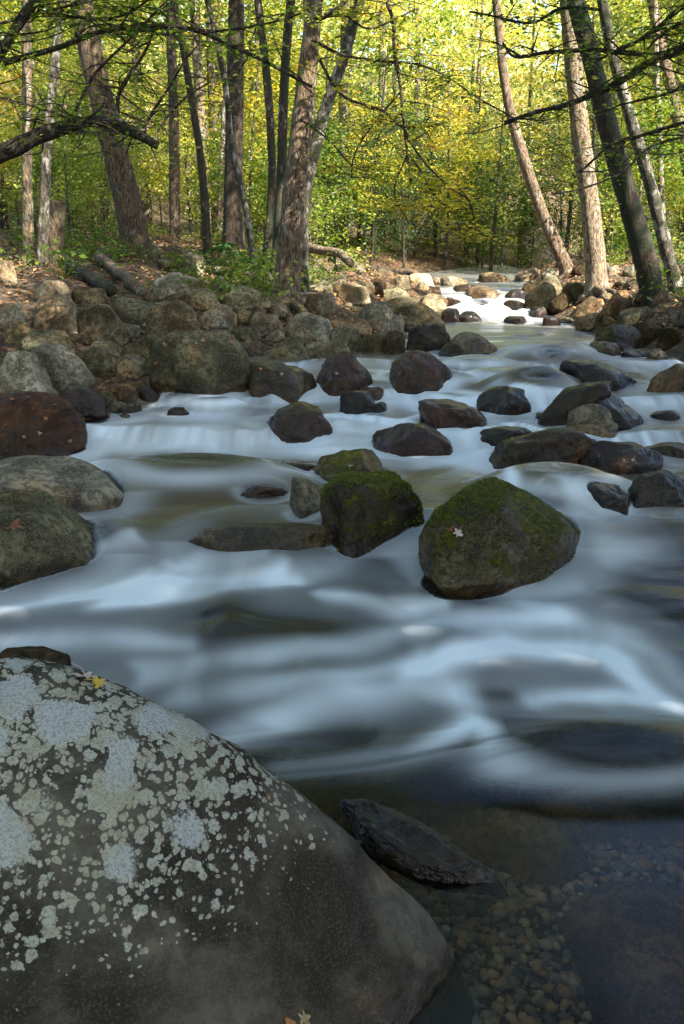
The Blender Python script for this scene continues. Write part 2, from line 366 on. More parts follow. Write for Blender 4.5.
def rock(xl, xr, top, base, style, label, moss=0, lich=0, wet=None, surf='w', dr=.75, tilt=0, lean=0, cuts=6, rough=.08, seed=None, yb=0, box=2.7, sub=None, cat='rock', name='river_rock', veil=0, sk=0):
    if veil: rough = .04
    """xl..xr and top..base are the rock's outline as measured on the photograph; base meets water or ground."""
    global rock_n, bv_n
    rock_n += 1; seed = seed or rock_n*7+3
    c = (xl+xr)/2; p = on(c, base, surf)
    dp = depth_of(p); w = (xr-xl)*dp/FPX
    ry = w/2*dr; Y = p.y+ry*.75+yb
    # width grows a bit because the centre stands behind the contact point
    k = Y/p.y; w *= (1+(k-1)*.8); X = p.x*(1+(k-1)*.9)
    zt = at(c, top, p.y+ry*.6+yb).z
    lowz = min(float(terr(np.array([X]), np.array([Y]))[0]), p.z)-.06
    wz = p.z
    H = max(zt-wz, .03)
    n = sub or (5 if (xr-xl) > 45 else 4 if (xr-xl) > 16 else 3)
    P, F = rock_shape(seed, n, cuts, rough, box, 0, lean, (seed*1.7) % 6.28 if abs(lean) < .01 else 0)
    if tilt:
        # stretch first, then turn in the plane facing the stream
        P = P*[w/2, ry, H*.75]; a = -R(tilt); P = np.stack([P[:, 0]*math.cos(a)+P[:, 2]*math.sin(a), P[:, 1], -P[:, 0]*math.sin(a)+P[:, 2]*math.cos(a)], 1)
    mn, mx = P.min(0), P.max(0)
    P = P-[(mn[0]+mx[0])/2, (mn[1]+mx[1])/2, 0]
    P[:, 0] *= w/(mx[0]-mn[0]); P[:, 1] *= 2*ry/(mx[1]-mn[1])
    P[:, 1] += sk*P[:, 0]; Y += abs(sk)*w*.12
    zc = wz+H*.18; up = zt-zc; dn = max(zc-lowz, H*.4)
    if lean: P[:, 2] *= 1+.75*lean*np.clip(P[:, 0]/(w/2), -.6, 1)*np.where(P[:, 2] > 0, 1, 0); mx[2] = P[:, 2].max()
    P[:, 2] = np.where(P[:, 2] > 0, np.clip(P[:, 2]/mx[2], 0, 1)**.8*up, P[:, 2]/(-mn[2])*dn)
    o = link(name, mesh(name, P+[0, 0, zc-lowz], F, ROCK), (X, Y, lowz))
    tag(o, label, cat); t = TONES[style]
    o.color = (*t, 1); o['moss'] = float(moss); o['lichen'] = float(lich); o['waterline'] = float(wz if surf == 'w' else -5)
    o['wet'] = float(wet if wet is not None else (.95 if style in ('wet', 'red') else 0))
    Wv = P+[X, Y, zc]; tri_rocks.append((Wv, F))
    if veil: VEIL.append((X, Y, w/2, ry, zt-float(zw(Y)), veil))
    rocks.append((X, Y, w/2, zt))
    if surf == 'w' and not veil: ROCKW.append((X, Y, w/2, zt))
    return o
tri_rocks = []; rocks = []; VEIL = []; ROCKW = []

# the great lichen boulder in the near corner
V, F = ico(7)
e = 1.6; n_ = (np.abs(V)**e).sum(1)**(1/e); S = V/n_[:, None]
# soften the ridges that a low exponent gives
P = S*[1.173, .647, 1.24]; P[:, 0] += -.116*P[:, 2]
nr = V/np.linalg.norm(V, axis=1)[:, None]
P = P+nr*(.022*fbm(P*1.7, 40, 3)+.008*fbm(P*7, 44, 4, .6)+.0025*fbm(P*40, 45, 3, .6))[:, None]
P[:, 2] = np.maximum(P[:, 2], -.15)
bo = link('lichen_boulder', mesh('lichen_boulder', P, F, HERO), (-.759, 2.024, -.282))
tag(bo, 'huge grey boulder spotted with pale lichen in the near left corner', 'boulder')
bo.color = (.100, .091, .077, 1); bo['moss'] = .0; bo['lichen'] = 1.0; bo['waterline'] = .0; bo['wet'] = 0.0
tri_rocks.append((P+[-.759, 2.024, -.282], F))

RK = [
 # near field
 (-30,74,648,672,'dark','dark rock peeping over the back of the lichen boulder',dict(dr=.5,yb=-.25)),
 (-60,116,506,582,'olive','mossy brown boulder at the left edge with an orange leaf on top',dict(moss=.55,lean=-.3,sk=.3,dr=.7,lich=.1)),
 (-30,127,461,513,'grey','smooth grey boulder with speckled top at the left edge of the stream',dict(lich=.35,dr=.7,lean=-.05,rough=.04,cuts=4)),
 (-60,88,392,462,'red','reddish brown wet boulder strewn with fallen leaves at the left edge',dict(moss=.15,dr=.7,wet=.6)),
 (413,600,480,586,'brown','big rounded boulder capped with bright green moss in mid stream',dict(moss=.78,dr=.8,sk=.5,tufts=1,lean=-.24,rough=.06,cuts=4,wet=.5,seed=31)),
 (320,430,477,546,'dark','mossy slanting boulder left of the big moss capped one',dict(moss=.74,dr=.8,sk=.35,tufts=1,lean=-.16,cuts=5,wet=.6,box=3.2,seed=23)),
 (289,326,477,521,'grey','small grey stone leaning on the mossy slanting boulder',dict(cuts=9,dr=.8)),
 (312,391,451,482,'olive','moss fringed brown boulder behind the mossy slanting one',dict(moss=.6,dr=.8,wet=.4)),
 (186,345,526,552,'olive','long low rock just breaking the pool left of the mossy slanting boulder',dict(dr=.3,moss=.2,wet=.8,cuts=3)),
 (148,178,459,473,'red','small rust brown stone poking out of the water hump on the left',dict()),
 (130,250,464,486,'olive','broad low rock under a skin of sliding water on the left',dict(veil=1,wet=1,dr=.5,cuts=3)),
 (240,288,485,499,'brown','small flat stone alone in the brown pool',dict(wet=.7,dr=.5)),
 (270,318,463,477,'wet','flat wet stone glinting behind the brown pool',dict(dr=.5)),
 (257,336,404,441,'red','knobbly wet brown rock in the white water of the left channel',dict(cuts=11,rough=.1,dr=.8)),
 (371,457,423,453,'red','dark red wet rock with blue glints in the middle of the stream',dict(dr=.7,lean=-.15)),
 (338,377,390,414,'wet','small black wet rock in front of the round boulder pair',dict(cuts=9)),
 (417,492,399,432,'red','dark brown wet rock with a long sloping right side',dict(lean=-.35,dr=.7)),
 (249,317,361,399,'brown','wet olive brown boulder beside the small white fall',dict(cuts=9,wet=.8,lean=-.05)),
 (315,375,351,391,'red','round dark wet boulder, left of the pair in mid stream',dict(cuts=5,moss=.2,wet=.7,dr=.9)),
 (386,452,351,391,'red','blocky dark wet boulder, right of the pair in mid stream',dict(cuts=8,box=3,wet=.85)),
 (435,502,333,357,'brown','flat topped brown rock in the upper stream',dict(cuts=7,box=3.2,wet=.3)),
 (476,532,387,415,'wet','black mossy wet rock alone right of mid stream',dict(moss=.25)),
 (484,602,428,469,'dark','long dark mossy rock with an orange leaf on its crest',dict(moss=.5,wet=.7,cuts=9,rough=.1,dr=.5,lean=.15)),
 (560,621,424,446,'warm','smooth tan brown rock lying on the long mossy rock',dict(dr=.6,wet=.3)),
 (531,612,381,430,'dark','steep dark mossy rock slanting up to the right',dict(moss=.6,lean=.45,cuts=9,wet=.6,dr=.6)),
 (575,647,392,430,'wet','rounded dark wet rock at the right of the slanting mossy rock',dict(lean=-.15,moss=.2)),
 (563,619,401,436,'grey','pointed grey brown stone in front of the slanting mossy rock',dict(cuts=12,wet=.3,dr=.6)),
 (561,642,361,391,'wet','broad black wet boulder with glossy top near the right bank',dict(dr=.7)),
 (645,700,364,402,'warm','angular brown wet boulder cut by the right edge',dict(cuts=12,wet=.5,lean=.3)),
 (508,563,376,402,'wet','smooth slate dark boulder half under sliding water',dict(veil=1,wet=1,cuts=3,dr=.8)),
 (477,538,427,448,'wet','low dark wet rock left of the long mossy rock',dict(dr=.6)),
 (569,662,442,472,'wet','dark rock wrapped in a veil of water right of mid stream',dict(cuts=8,dr=.6,moss=.1)),
 (512,592,473,501,'olive','round brown rock split by two small falls',dict(veil=1,dr=.7,wet=1)),
 (580,628,485,513,'wet','small black rock beside the two small falls',dict(moss=.1)),
 (616,700,471,510,'wet','blue black slab slanting down to the right edge',dict(cuts=10,tilt=22,lean=-.1,box=3,dr=.45)),
 (590,645,324,351,'dark','dark blocky rock at the foot of the right bank',dict(cuts=10,wet=.5)),
 (583,622,341,357,'brown','small brown wet rock near the right bank',dict(wet=.7)),
 (520,577,345,357,'wet','dark low rock with foam sliding over it in the upper stream',dict(veil=1,wet=1,cuts=3)),
 (480,545,372,384,'wet','flat rock just under the water right of mid stream',dict(veil=1,wet=1,dr=.6)),
 (520,700,752,776,'wet','dark submerged rock under thin white water at the near right',dict(veil=1,dr=.4,cuts=3,wet=1)),
 (640,700,444,460,'dark','low dark rock at the right edge beyond the blue black slab',dict(dr=.5,wet=.8)),
 (352,384,386,399,'brown','small brown stone between the two round boulders',dict(wet=.8)),
 (372,388,402,412,'wet','tiny black stone in the white water of mid stream',dict()),
 (620,655,349,358,'wet','small wet stone close to the right bank boulders',dict()),
 (655,684,328,350,'dark','dark boulder under the right hand trees',dict(surf='g')),
 (455,500,361,371,'wet','low rock washed over behind the dark brown sloping rock',dict(veil=1,dr=.6)),
 (425,468,376,386,'wet','rounded stone just awash right of the blocky boulder',dict(veil=1,dr=.6)),
 (196,232,400,410,'brown','brown stone awash below the small white fall',dict(veil=1,dr=.5)),
 (165,190,408,417,'wet','dark little stone at the edge of the left white run',dict(dr=.6)),
 (536,566,352,361,'wet','dark stone just clear of the water in the upper pool',dict(dr=.6)),
 (470,490,345,351,'brown','small brown stone right of the flat topped upper rock',dict(dr=.6,wet=.8)),
 (650,684,410,420,'wet','low dark stone in the white water at the right edge',dict(dr=.6)),
 (532,556,412,421,'wet','small black stone in front of the steep slanting rock',dict(dr=.6)),
 (456,478,434,443,'red','small rusty stone right of the dark red wet rock',dict(dr=.6)),
 # far cascade
 (465,502,286,299,'brown','brown boulder at the lip of the far cascade',dict(wet=.3)),
 (502,530,289,301,'wet','dark boulder in the far cascade, right of the brown one',dict()),
 (455,482,311,322,'wet','small dark rock at the foot of the far cascade',dict()),
 (440,462,308,322,'wet','dark wet rock against the left side of the far cascade',dict()),
 (470,500,302,314,'wet','low round rock in the white of the far cascade',dict(veil=1,wet=1,cuts=3)),
 (524,562,275,312,'olive','tall mossy boulder on the right of the far cascade',dict(moss=.4,surf='g')),
 (548,575,290,312,'dark','dark boulder beside the tall mossy one at the far cascade',dict(surf='g',moss=.2)),
 (500,526,300,314,'wet','dark rock in the right channel of the far cascade',dict(wet=1)),
 (575,612,312,330,'warm','reddish stone at the water edge below the pale tree roots',dict(surf='g')),
 (390,412,275,290,'brown','brown rock left above the far cascade',dict(surf='g',lich=.2)),
 (408,435,273,287,'pale','pale sunlit rock left above the far cascade',dict(surf='g')),
 (440,470,276,286,'grey','grey rock at the back of the far cascade',dict(surf='g')),
 (478,510,272,282,'tan','tan rocky hump beyond the far cascade',dict(surf='g')),
 (512,545,268,282,'grey','grey slab at the head of the right bank',dict(surf='g',lean=.2)),
 (365,384,282,296,'wet','dark rock in shade left of the far cascade',dict(surf='g',wet=.3)),
 (440,462,297,307,'dark','small dark rock in the left edge of the far white water',dict(wet=.9)),
 (486,506,303,312,'dark','small dark rock in the middle of the far white water',dict(wet=.9)),
 (528,552,306,317,'wet','dark rock at the foot of the far cascade on its right side',dict()),
 (452,476,284,292,'dark','dark rock near the top of the far cascade',dict(wet=.9)),
 (540,560,315,326,'wet','small black rock below the far cascade near the right bank',dict()),
 (504,530,316,324,'wet','flat dark stone in the tail of the far cascade',dict(wet=1)),
 (425,442,286,295,'dark','dark stone at the left lip of the far cascade',dict(wet=.5)),
 (530,548,287,296,'dark','dark stone at the right lip of the far cascade',dict(wet=.5)),
 (478,500,276,283,'dark','low dark rock on the skyline of the stream',dict(wet=.5)),
 (424,448,277,285,'grey','grey boulder on the skyline of the stream',dict()),
 # left bank
 (150,258,329,386,'olive','big flat topped boulder with fallen leaves beside the left bank',dict(box=3.2,cuts=5,dr=.6,yb=-.35,moss=.3,lich=.1)),
 (79,133,304,348,'brown','domed brown boulder in the left bank boulder pile',dict(lich=.2,cuts=5,surf='g')),
 (26,79,294,341,'grey','large angular grey boulder in the left bank boulder pile',dict(cuts=11,lich=.25,surf='g')),
 (-15,27,303,332,'grey','rounded grey boulder at the far left edge of the bank',dict(surf='g',lich=.2)),
 (-8,54,350,402,'pale','pale pitted boulder low on the left bank',dict(cuts=10,surf='g',lich=.3)),
 (38,97,342,390,'grey','grey boulder leaning right against the pale pitted one',dict(cuts=9,surf='g',lean=-.4,lich=.2)),
 (34,72,280,304,'grey','smooth grey stone above the angular boulder on the left bank',dict(surf='g')),
 (68,112,287,308,'olive','low mossy boulder behind the domed brown boulder',dict(surf='g',moss=.35)),
 (116,200,297,338,'olive','long dark mossy boulder behind the big flat topped boulder',dict(surf='g',moss=.45,dr=.5,lean=-.15)),
 (113,144,356,377,'brown','small brown stone between the dry boulders and the flat topped one',dict(surf='g')),
 (118,151,344,361,'olive','small flat olive stone left of the flat topped boulder',dict(surf='g')),
 (54,108,384,422,'red','shiny wet brown slab at the water edge on the left',dict(cuts=10,tilt=25)),
 (159,184,371,391,'brown','small leaning stone in front of the flat topped boulder',dict(cuts=9,wet=.5)),
 (103,142,383,404,'brown','brown wet stone at the water edge left of the leaning stone',dict(wet=.6)),
 (139,161,387,402,'wet','little black wet stone at the left water edge',dict()),
 (0,40,322,346,'olive','flat olive boulder under the rounded grey one at the far left',dict(surf='g',dr=.5)),
 (20,74,330,362,'olive','olive slab wedged above the pale pitted boulder',dict(surf='g',cuts=9)),
 (88,122,341,356,'tan','tan stone under the domed brown boulder',dict(surf='g')),
 (150,204,272,302,'pale','pale sunlit slab on top of the left bank',dict(surf='g',cuts=12)),
 (186,222,288,312,'tan','tan boulder right of the pale sunlit slab',dict(surf='g',lich=.1)),
 (222,272,286,312,'tan','sunlit buff boulder left of the main tree',dict(surf='g',lich=.2)),
 (198,242,304,329,'grey','grey boulder above the flat topped boulder',dict(surf='g',lich=.2,moss=.15)),
 (246,286,312,340,'grey','grey boulder among the roots of the main tree',dict(surf='g',cuts=10,lich=.3)),
 (282,332,312,346,'grey','lichen specked grey boulder right of the main tree roots',dict(surf='g',cuts=11,lich=.4)),
 (268,310,338,360,'olive','low mossy stone at the water edge below the main tree',dict(moss=.3,dr=.6,surf='g')),
 (304,350,340,358,'tan','flat buff stone at the water edge right of the main tree',dict(dr=.5,surf='g',moss=.2)),
 (328,362,326,352,'olive','round brown boulder on the left bank near the upper pool',dict(surf='g')),
 (318,372,318,338,'warm','sun warmed low boulder behind the round brown one',dict(surf='g',dr=.6)),
 (361,392,334,353,'olive','mossy boulder at the point of the left bank',dict(surf='g',moss=.4)),
 (384,406,330,354,'dark','dark boulder right of the mossy one at the left bank point',dict(surf='g')),
 (354,404,302,334,'grey','large speckled grey boulder on the left bank by the upper pool',dict(surf='g',lich=.3,cuts=8)),
 (378,446,297,326,'olive','long rounded boulder pointing at the far cascade',dict(surf='g',dr=.6,lean=-.3,moss=.2)),
 (419,448,294,316,'tan','tan rounded boulder next to the far cascade',dict(surf='g')),
 (402,452,324,351,'dark','dark wet boulder where the left bank meets the upper pool',dict(wet=.4,box=3)),
 (366,392,318,334,'warm','reddish buff stone behind the mossy boulder of the left bank point',dict(surf='g',cuts=10)),
 (336,372,284,305,'tan','sunlit boulder under the log beyond the main tree',dict(surf='g')),
 (372,412,288,302,'olive','mossy boulder behind the long rounded one',dict(surf='g',moss=.35)),
 (304,338,292,316,'tan','tan boulder in the sun behind the main tree',dict(surf='g')),
 (183,206,252,278,'grey','grey lichen boulder standing back under the thin dark tree',dict(surf='g',moss=.2,lich=.4)),
 (0,18,260,285,'pale','pale boulder by the far left trunks',dict(surf='g')),
]
for r in RK:
    kw = dict(r[6]); tf = kw.pop('tufts', 0); o = rock(*r[:6], **kw)
    if tf:        # a fringe of moss shoots on the upward faces
        Pv, Fv = tri_rocks[-1]; A3, B3, C3 = Pv[Fv[:, 0]], Pv[Fv[:, 1]], Pv[Fv[:, 2]]; nn_ = np.cross(B3-A3, C3-A3); ar = np.linalg.norm(nn_, axis=1); nn_ /= ar[:, None]+1e-12
        cen = (A3+B3+C3)/3; msk = (nn_[:, 2]*.5+.75*fbm(cen*5, 12, 3)-.45*(cen[:, 0]-o.location.x) > .15); pr = ar*msk; rr_ = np.random.default_rng(6)
        k_ = rr_.choice(len(ar), 15000, p=pr/pr.sum()); u_ = rr_.random((15000, 1)); v_ = rr_.random((15000, 1))*(1-u_); Q_ = A3[k_]*(1-u_-v_)+B3[k_]*u_+C3[k_]*v_
        dd_ = nn_[k_]+rr_.normal(0, .5, (15000, 3)); hh_ = rr_.uniform(.003, .011, (15000, 1)); sdv = rr_.normal(0, 1, (15000, 3))*.003
        Vt = np.stack([Q_-sdv, Q_+sdv, Q_+dd_*hh_], 1).reshape(-1, 3)-np.array(o.location)
        link('moss', mesh('moss', Vt, np.arange(45000).reshape(-1, 3), MOSS, False), (0, 0, 0), o)

# the wet slab beside it: a long flat wedge running down into the water
A_ = on(352, 822, 'w'); B_ = on(500, 884, 'w'); ax_ = (B_-A_); L_ = ax_.length; an = math.atan2(ax_.y, ax_.x)
P, F = rock_shape(77, 6, 9, .08, 3.0); P = P/np.abs(P).max(0); P = P*[L_*.60, .10, .06]; P[:, 1] *= 1-.5*P[:, 0]/L_; P[:, 2] *= 1-.5*P[:, 0]/L_
P[:, 2] += .012*fbm(P*[9, 22, 9], 5, 3)+.03*np.clip(P[:, 1]/.13, -1, 1)
P[:, 2] += -P[:, 0]*.16
P = np.stack([P[:, 0]*math.cos(an)-P[:, 1]*math.sin(an), P[:, 0]*math.sin(an)+P[:, 1]*math.cos(an), P[:, 2]], 1)
c_ = np.array([(A_.x+B_.x)/2-.04, (A_.y+B_.y)/2-.03, .04])
o = link('wet_slab', mesh('wet_slab', P, F, ROCK), tuple(c_)); tag(o, 'flat black wet slab jutting out beside the lichen boulder', 'rock')
o.color = (*TONES['wet'], 1); o['moss'] = 0.; o['lichen'] = 0.; o['waterline'] = 0.; o['wet'] = 1.; tri_rocks.append((P+c_, F))

# submerged boulders under the clear near water
for (x, y, z, a, b, c, tone, lab) in [
    (1.10, 2.02, -.40, .50, .60, .345, 'warm', 'smooth brown boulder lying under the clear water at the right edge'),
    (.62, 2.75, -.36, .36, .24, .31, 'warm', 'brown submerged rock behind the black wet slab'),
    (1.05, 2.95, -.36, .36, .2, .29, 'warm', 'small submerged rock right of the black wet slab'),
    (.36, 1.72, -.40, .22, .30, .33, 'warm', 'submerged brown ledge at the foot of the lichen boulder')]:
    P, F = rock_shape(int(x*100), 5, 4, .05, 2.2); P = P*[a, b, c]
    o = link('submerged_rock', mesh('submerged_rock', P-[0, 0, P[:, 2].min()], F, ROCK), (x, y, z+P[:, 2].min())); tag(o, lab, 'rock')
    o.color = (*TONES[tone], 1); o['moss'] = 0.; o['lichen'] = 0.; o['waterline'] = -5.; o['wet'] = .3
    tri_rocks.append((P+[x, y, z], F))

# pebble bed: far too many to count
V, F = ico(1); r = np.random.default_rng(8); VV = []; FF = []; nb = 0
for k in range(6500):
    y = 1.5+1.3*r.random(); x = r.uniform(-.2, 2.2)
    s = r.uniform(.006, .024)*(1+.5*(r.random() < .1)); q = V*(1+.25*vnoise(V*1.3+k, k)[:, None])*[s*r.uniform(.8, 1.3), s*r.uniform(.8, 1.2), s*.6]
    a = r.uniform(0, 6.28); q = np.stack([q[:, 0]*math.cos(a)-q[:, 1]*math.sin(a), q[:, 0]*math.sin(a)+q[:, 1]*math.cos(a), q[:, 2]], 1)
    VV.append(q+[x, y, -.205+.012*r.random()]); FF.append(F+nb); nb += len(V)
m, t = newmat('wet_pebbles'); g = N(t); geo = g.n('ShaderNodeNewGeometry')
c = g.ramp(geo.outputs['Random Per Island'], [(0, (.06, .07, .07)), (.3, (.22, .24, .23)), (.6, (.33, .28, .20)), (.8, (.46, .28, .13)), (1, (.60, .56, .48))])
b = g.n('ShaderNodeBsdfPrincipled'); g.l(c, b.inputs['Base Color']); b.inputs['Roughness'].default_value = .5
o_ = g.n('ShaderNodeOutputMaterial'); g.l(b.outputs[0], o_.inputs[0])
tag(link('gravel', mesh('gravel', np.concatenate(VV), np.concatenate(FF), m)), 'many coloured pebbles under clear shallow water', 'gravel', kind='stuff')

MARKS = [(28, 'the leftmost pale tree'), (48, 'the mottled grey tree at the left'), (112, 'the large leaning tree'), (172, 'the straight slender tree'), (195, 'the thin bending dark tree'), (236, 'the dark straight tree'), (268, 'the thin dark tree'), (300, 'the main tree'), (330, 'the grey right leaning tree'), (380, 'the left bank point'), (430, 'the left side of the far cascade'), (490, 'the middle of the far cascade'), (530, 'the slim left leaning tree'), (583, 'the sunlit pale tree'), (620, 'the thick dark tree'), (645, 'the patched tree'), (658, 'the thin pale pole tree'), (682, 'the brown tree at the right edge')]
def landmark(x, y):                       # the named tree or rock group that a spot lines up with
    px = 342+x/(y*math.cos(PITCH)-(1.5-CAMH)*math.sin(PITCH))*FPX
    return min(MARKS, key=lambda q: abs(q[0]-px))[1]
# ------------------------------------------------------------------ loose cobbles over the banks (copies of a few meshes)
protos = []
for k in range(7):
    P, F = rock_shape(500+k, 3, 8, .08, 2.5); protos.append(mesh('cobble', P*[1, .8, .62], F, ROCK))
r = np.random.default_rng(21); made = 0; tries = 0
R0 = np.array([(a, b, c) for a, b, c, d in rocks])
while made < 275 and tries < 9000:
    tries += 1
    left = made < 205
    Y = r.uniform(6.5, 24) if left else r.uniform(9, 24)
    if left: X = np.interp(Y, LYx, LX)-abs(r.normal(0, 1.7))+.25
    else: X = np.interp(Y, RYx, RX)+abs(r.normal(0, 1.2))-.3
    if abs(X) > .44*Y+.5: continue
    d = np.hypot(R0[:, 0]-X, (R0[:, 1]-Y)*1.0)
    s = float(np.clip(r.lognormal(-2.1, .45), .06, .30))
    if (d < R0[:, 2]*.75+s*.3).any(): continue
    z = max(float(terr(np.array([X]), np.array([Y]))[0]), float(zw(Y))-.1)
    o = link('cobble', protos[made % 7], (X, Y, z+s*.22)); o.scale = (s, s, s*r.uniform(.8, 1.3)); o.rotation_euler = (r.uniform(-.2, .2), r.uniform(-.2, .2), r.uniform(0, 6.28))
    tn = ['grey', 'brown', 'olive', 'tan', 'dark', 'warm', 'pale'][min(6, int(abs(r.normal(0, 2.6))))]
    o.color = (*TONES[tn], 1); o['moss'] = float(r.uniform(0, .4)); o['lichen'] = float(r.uniform(0, .4)); o['waterline'] = float(zw(Y)); o['wet'] = 0.0
    far = 'far back beside ' if Y > 15 else 'on the bank below '
    lb = 'small '+dict(grey='grey', brown='brown', olive='olive', tan='tan', dark='dark', warm='reddish', pale='pale')[tn]+' stone '+far+landmark(X, Y)
    tag(o, lb, 'stone', 'loose stones: '+lb)
    R0 = np.vstack([R0, [X, Y, s*.7]])
    made += 1

# ------------------------------------------------------------------ water
wx = spaced(-4.6, 6.5, 440, 1.0, .0); wy = np.concatenate([np.exp(np.linspace(math.log(1.0), math.log(30), 760)), [31, 33, 36, 40]])
wy = np.concatenate([np.linspace(-12, .9, 14), wy])
X, Y, F = grid(wx, wy)
# widen sheet behind and follow bank
x, y = X.ravel(), Y.ravel()
lip = fbm(np.stack([x*.9, y*.25, 0*x], 1), 58, 3)*np.clip((y-5.5)/2, 0, 1)*.5          # the drops are not straight across
z = zw(y+lip)
Pn = np.stack([x*.9, y*1.6, 0*x], 1)
flow = sstep(2.6, 3.4, y)
NYg, NXg = X.shape
sl2 = np.gradient(z.reshape(NYg, NXg), wy, axis=0); slope = sl2.ravel()
src = sstep(.10, .34, sl2)*sstep(5.8, 6.6, Y); tail = src.copy()
for j in range(NYg-2, -1, -1): tail[j] = np.maximum(src[j], tail[j+1]*math.exp(-(wy[j+1]-wy[j])/(.16+.03*wy[j])))   # foam carried down from each drop
thr = fbm(np.stack([x*15, y*1.6, 0*x], 1), 59, 2)
tail = tail.ravel()*(.75+.45*thr*(.3+.7*src.ravel())+.5*fbm(np.stack([x*1.3, y*.5, 0*x], 1), 57, 2))
z = z+flow*(.022*fbm(Pn*.9, 61, 2)+.10*np.clip(slope, 0, .25)*fbm(Pn*2.2, 62, 3))
# swells where the current slides over sunken stones: (px, row, half width px, half height px, rise)
wa = np.stack([x*1.1, y*1.5, 0*x], 1)
WXY = (x+(.16*fbm(wa, 81, 3))*np.clip(y/4, .6, 3), y+(.11*fbm(wa+9, 82, 3))*np.clip(y/4, .6, 2.5))
def stroke_field(items):
    x, y = WXY; out = np.zeros_like(x)
    for pts, wpx, val in items:
        W3 = [on(a, b, 'w') for a, b in pts]
        best = np.full_like(x, 1e9)
        if len(W3) == 1: W3 = W3*2; pts = [pts[0], pts[0]]
        for A, B, pa, pb in zip(W3[:-1], W3[1:], pts[:-1], pts[1:]):
            mid = on((pa[0]+pb[0])/2, (pa[1]+pb[1])/2, 'w'); m2 = on((pa[0]+pb[0])/2, (pa[1]+pb[1])/2-wpx, 'w'); m3 = on((pa[0]+pb[0])/2, (pa[1]+pb[1])/2+wpx, 'w')
            sy = max(abs(m2.y-m3.y)/2, .02); sx = wpx*depth_of(mid)/FPX
            ax, ay, bx, by = A.x/sx, A.y/sy, B.x/sx, B.y/sy
            qx, qy = x/sx, y/sy; dx, dy = bx-ax, by-ay; L = dx*dx+dy*dy+1e-9
            tt = np.clip(((qx-ax)*dx+(qy-ay)*dy)/L, 0, 1)
            best = np.minimum(best, np.hypot(qx-ax-tt*dx, qy-ay-tt*dy))
        out = 1-(1-out)*(1-min(val, .97)*np.where(y < 4.9, np.exp(-best**2*1.15), np.exp(-(best*1.1)**2.4)))
    return out
FOAM = [
 ([(0,476),(60,462),(150,446),(250,446),(340,454),(470,458)],9,.95), ([(60,450),(120,432),(190,418),(240,424)],13,.8), ([(90,455),(110,470),(125,484)],13,.95),
 ([(228,376),(245,392),(215,402)],7,.95), ([(190,402),(330,402),(400,404)],6,.55), ([(378,370),(382,384)],6,.7), ([(330,395),(400,398)],4,.6),
 ([(385,398),(430,396),(470,404)],7,.8), ([(392,412),(400,430),(380,440)],9,.85), ([(330,425),(370,440)],7,.85), ([(460,428),(480,440)],8,.75), ([(280,442),(370,447)],5,.8),
 ([(400,462),(470,462),(520,474)],9,.75), ([(330,462),(400,470)],6,.35),
 ([(470,316),(520,320),(575,322)],3,.4), ([(470,308),(450,300)],4,.4), ([(515,306),(545,310)],4,.45), ([(440,289),(500,290),(530,292)],2.5,.4), ([(452,296),(500,298)],2,.6),
 ([(545,335),(560,345),(590,352)],4,.7), ([(450,362),(560,358),(640,362)],4,.45), ([(505,345),(530,352)],4,.55), ([(455,375),(500,384),(550,388)],5,.5),
 ([(500,418),(530,410)],7,.6), ([(620,408),(684,408)],5,.6), ([(625,425),(700,428)],5,.65), ([(640,385),(684,392)],4,.35),
 ([(480,452),(500,470)],6,.5), ([(600,440),(650,446),(684,446)],4,.5), ([(556,448),(566,462)],5,.9), ([(527,474),(520,496)],6,.95), ([(558,480),(570,492)],5,.95), ([(560,500),(600,516)],8,.6),
 ([(585,520),(640,520),(700,512)],14,.72), ([(560,545),(620,560),(700,560)],12,.38), ([(640,500),(700,530)],12,.6),
 ([(150,540),(90,545)],8,.35), ([(-20,606),(60,590),(150,578),(280,566)],13,.9), ([(120,596),(220,584),(300,570)],9,.75), ([(170,560),(260,548)],8,.5), ([(325,588),(400,604),(455,600)],8,.65), ([(-20,640),(80,632),(200,640)],12,.42),
 ([(150,668),(300,648),(430,622),(560,610)],13,.5), ([(420,670),(520,640),(600,650),(700,716)],15,.85), ([(540,600),(640,650),(700,690)],12,.35),
 ([(240,735),(350,706),(430,690),(480,700)],20,.62), ([(300,775),(400,770),(480,735),(510,770),(560,790),(700,812)],17,.85),
 ([(560,712),(640,706),(700,720)],13,.6), ([(180,690),(330,690),(420,655)],14,.45),
]
DARK = [([(500,392),(620,375)],7,.3), ([(330,355),(420,350)],5,.2), ([(600,470),(684,480)],8,.4), ([(360,500),(420,470)],8,.4), ([(230,470),(330,470)],6,.3), ([(430,560),(500,600)],12,.2), ([(600,560),(700,640)],16,.35), ([(220,618),(330,626),(400,634)],15,.35), ([(480,700),(560,706)],8,.25), ([(530,748),(700,772)],13,.9), ([(600,585),(700,610)],12,.4), ([(200,470),(250,500),(100,530)],16,.7), ([(330,540),(420,575)],8,.2), ([(260,738),(360,742)],9,.2)]
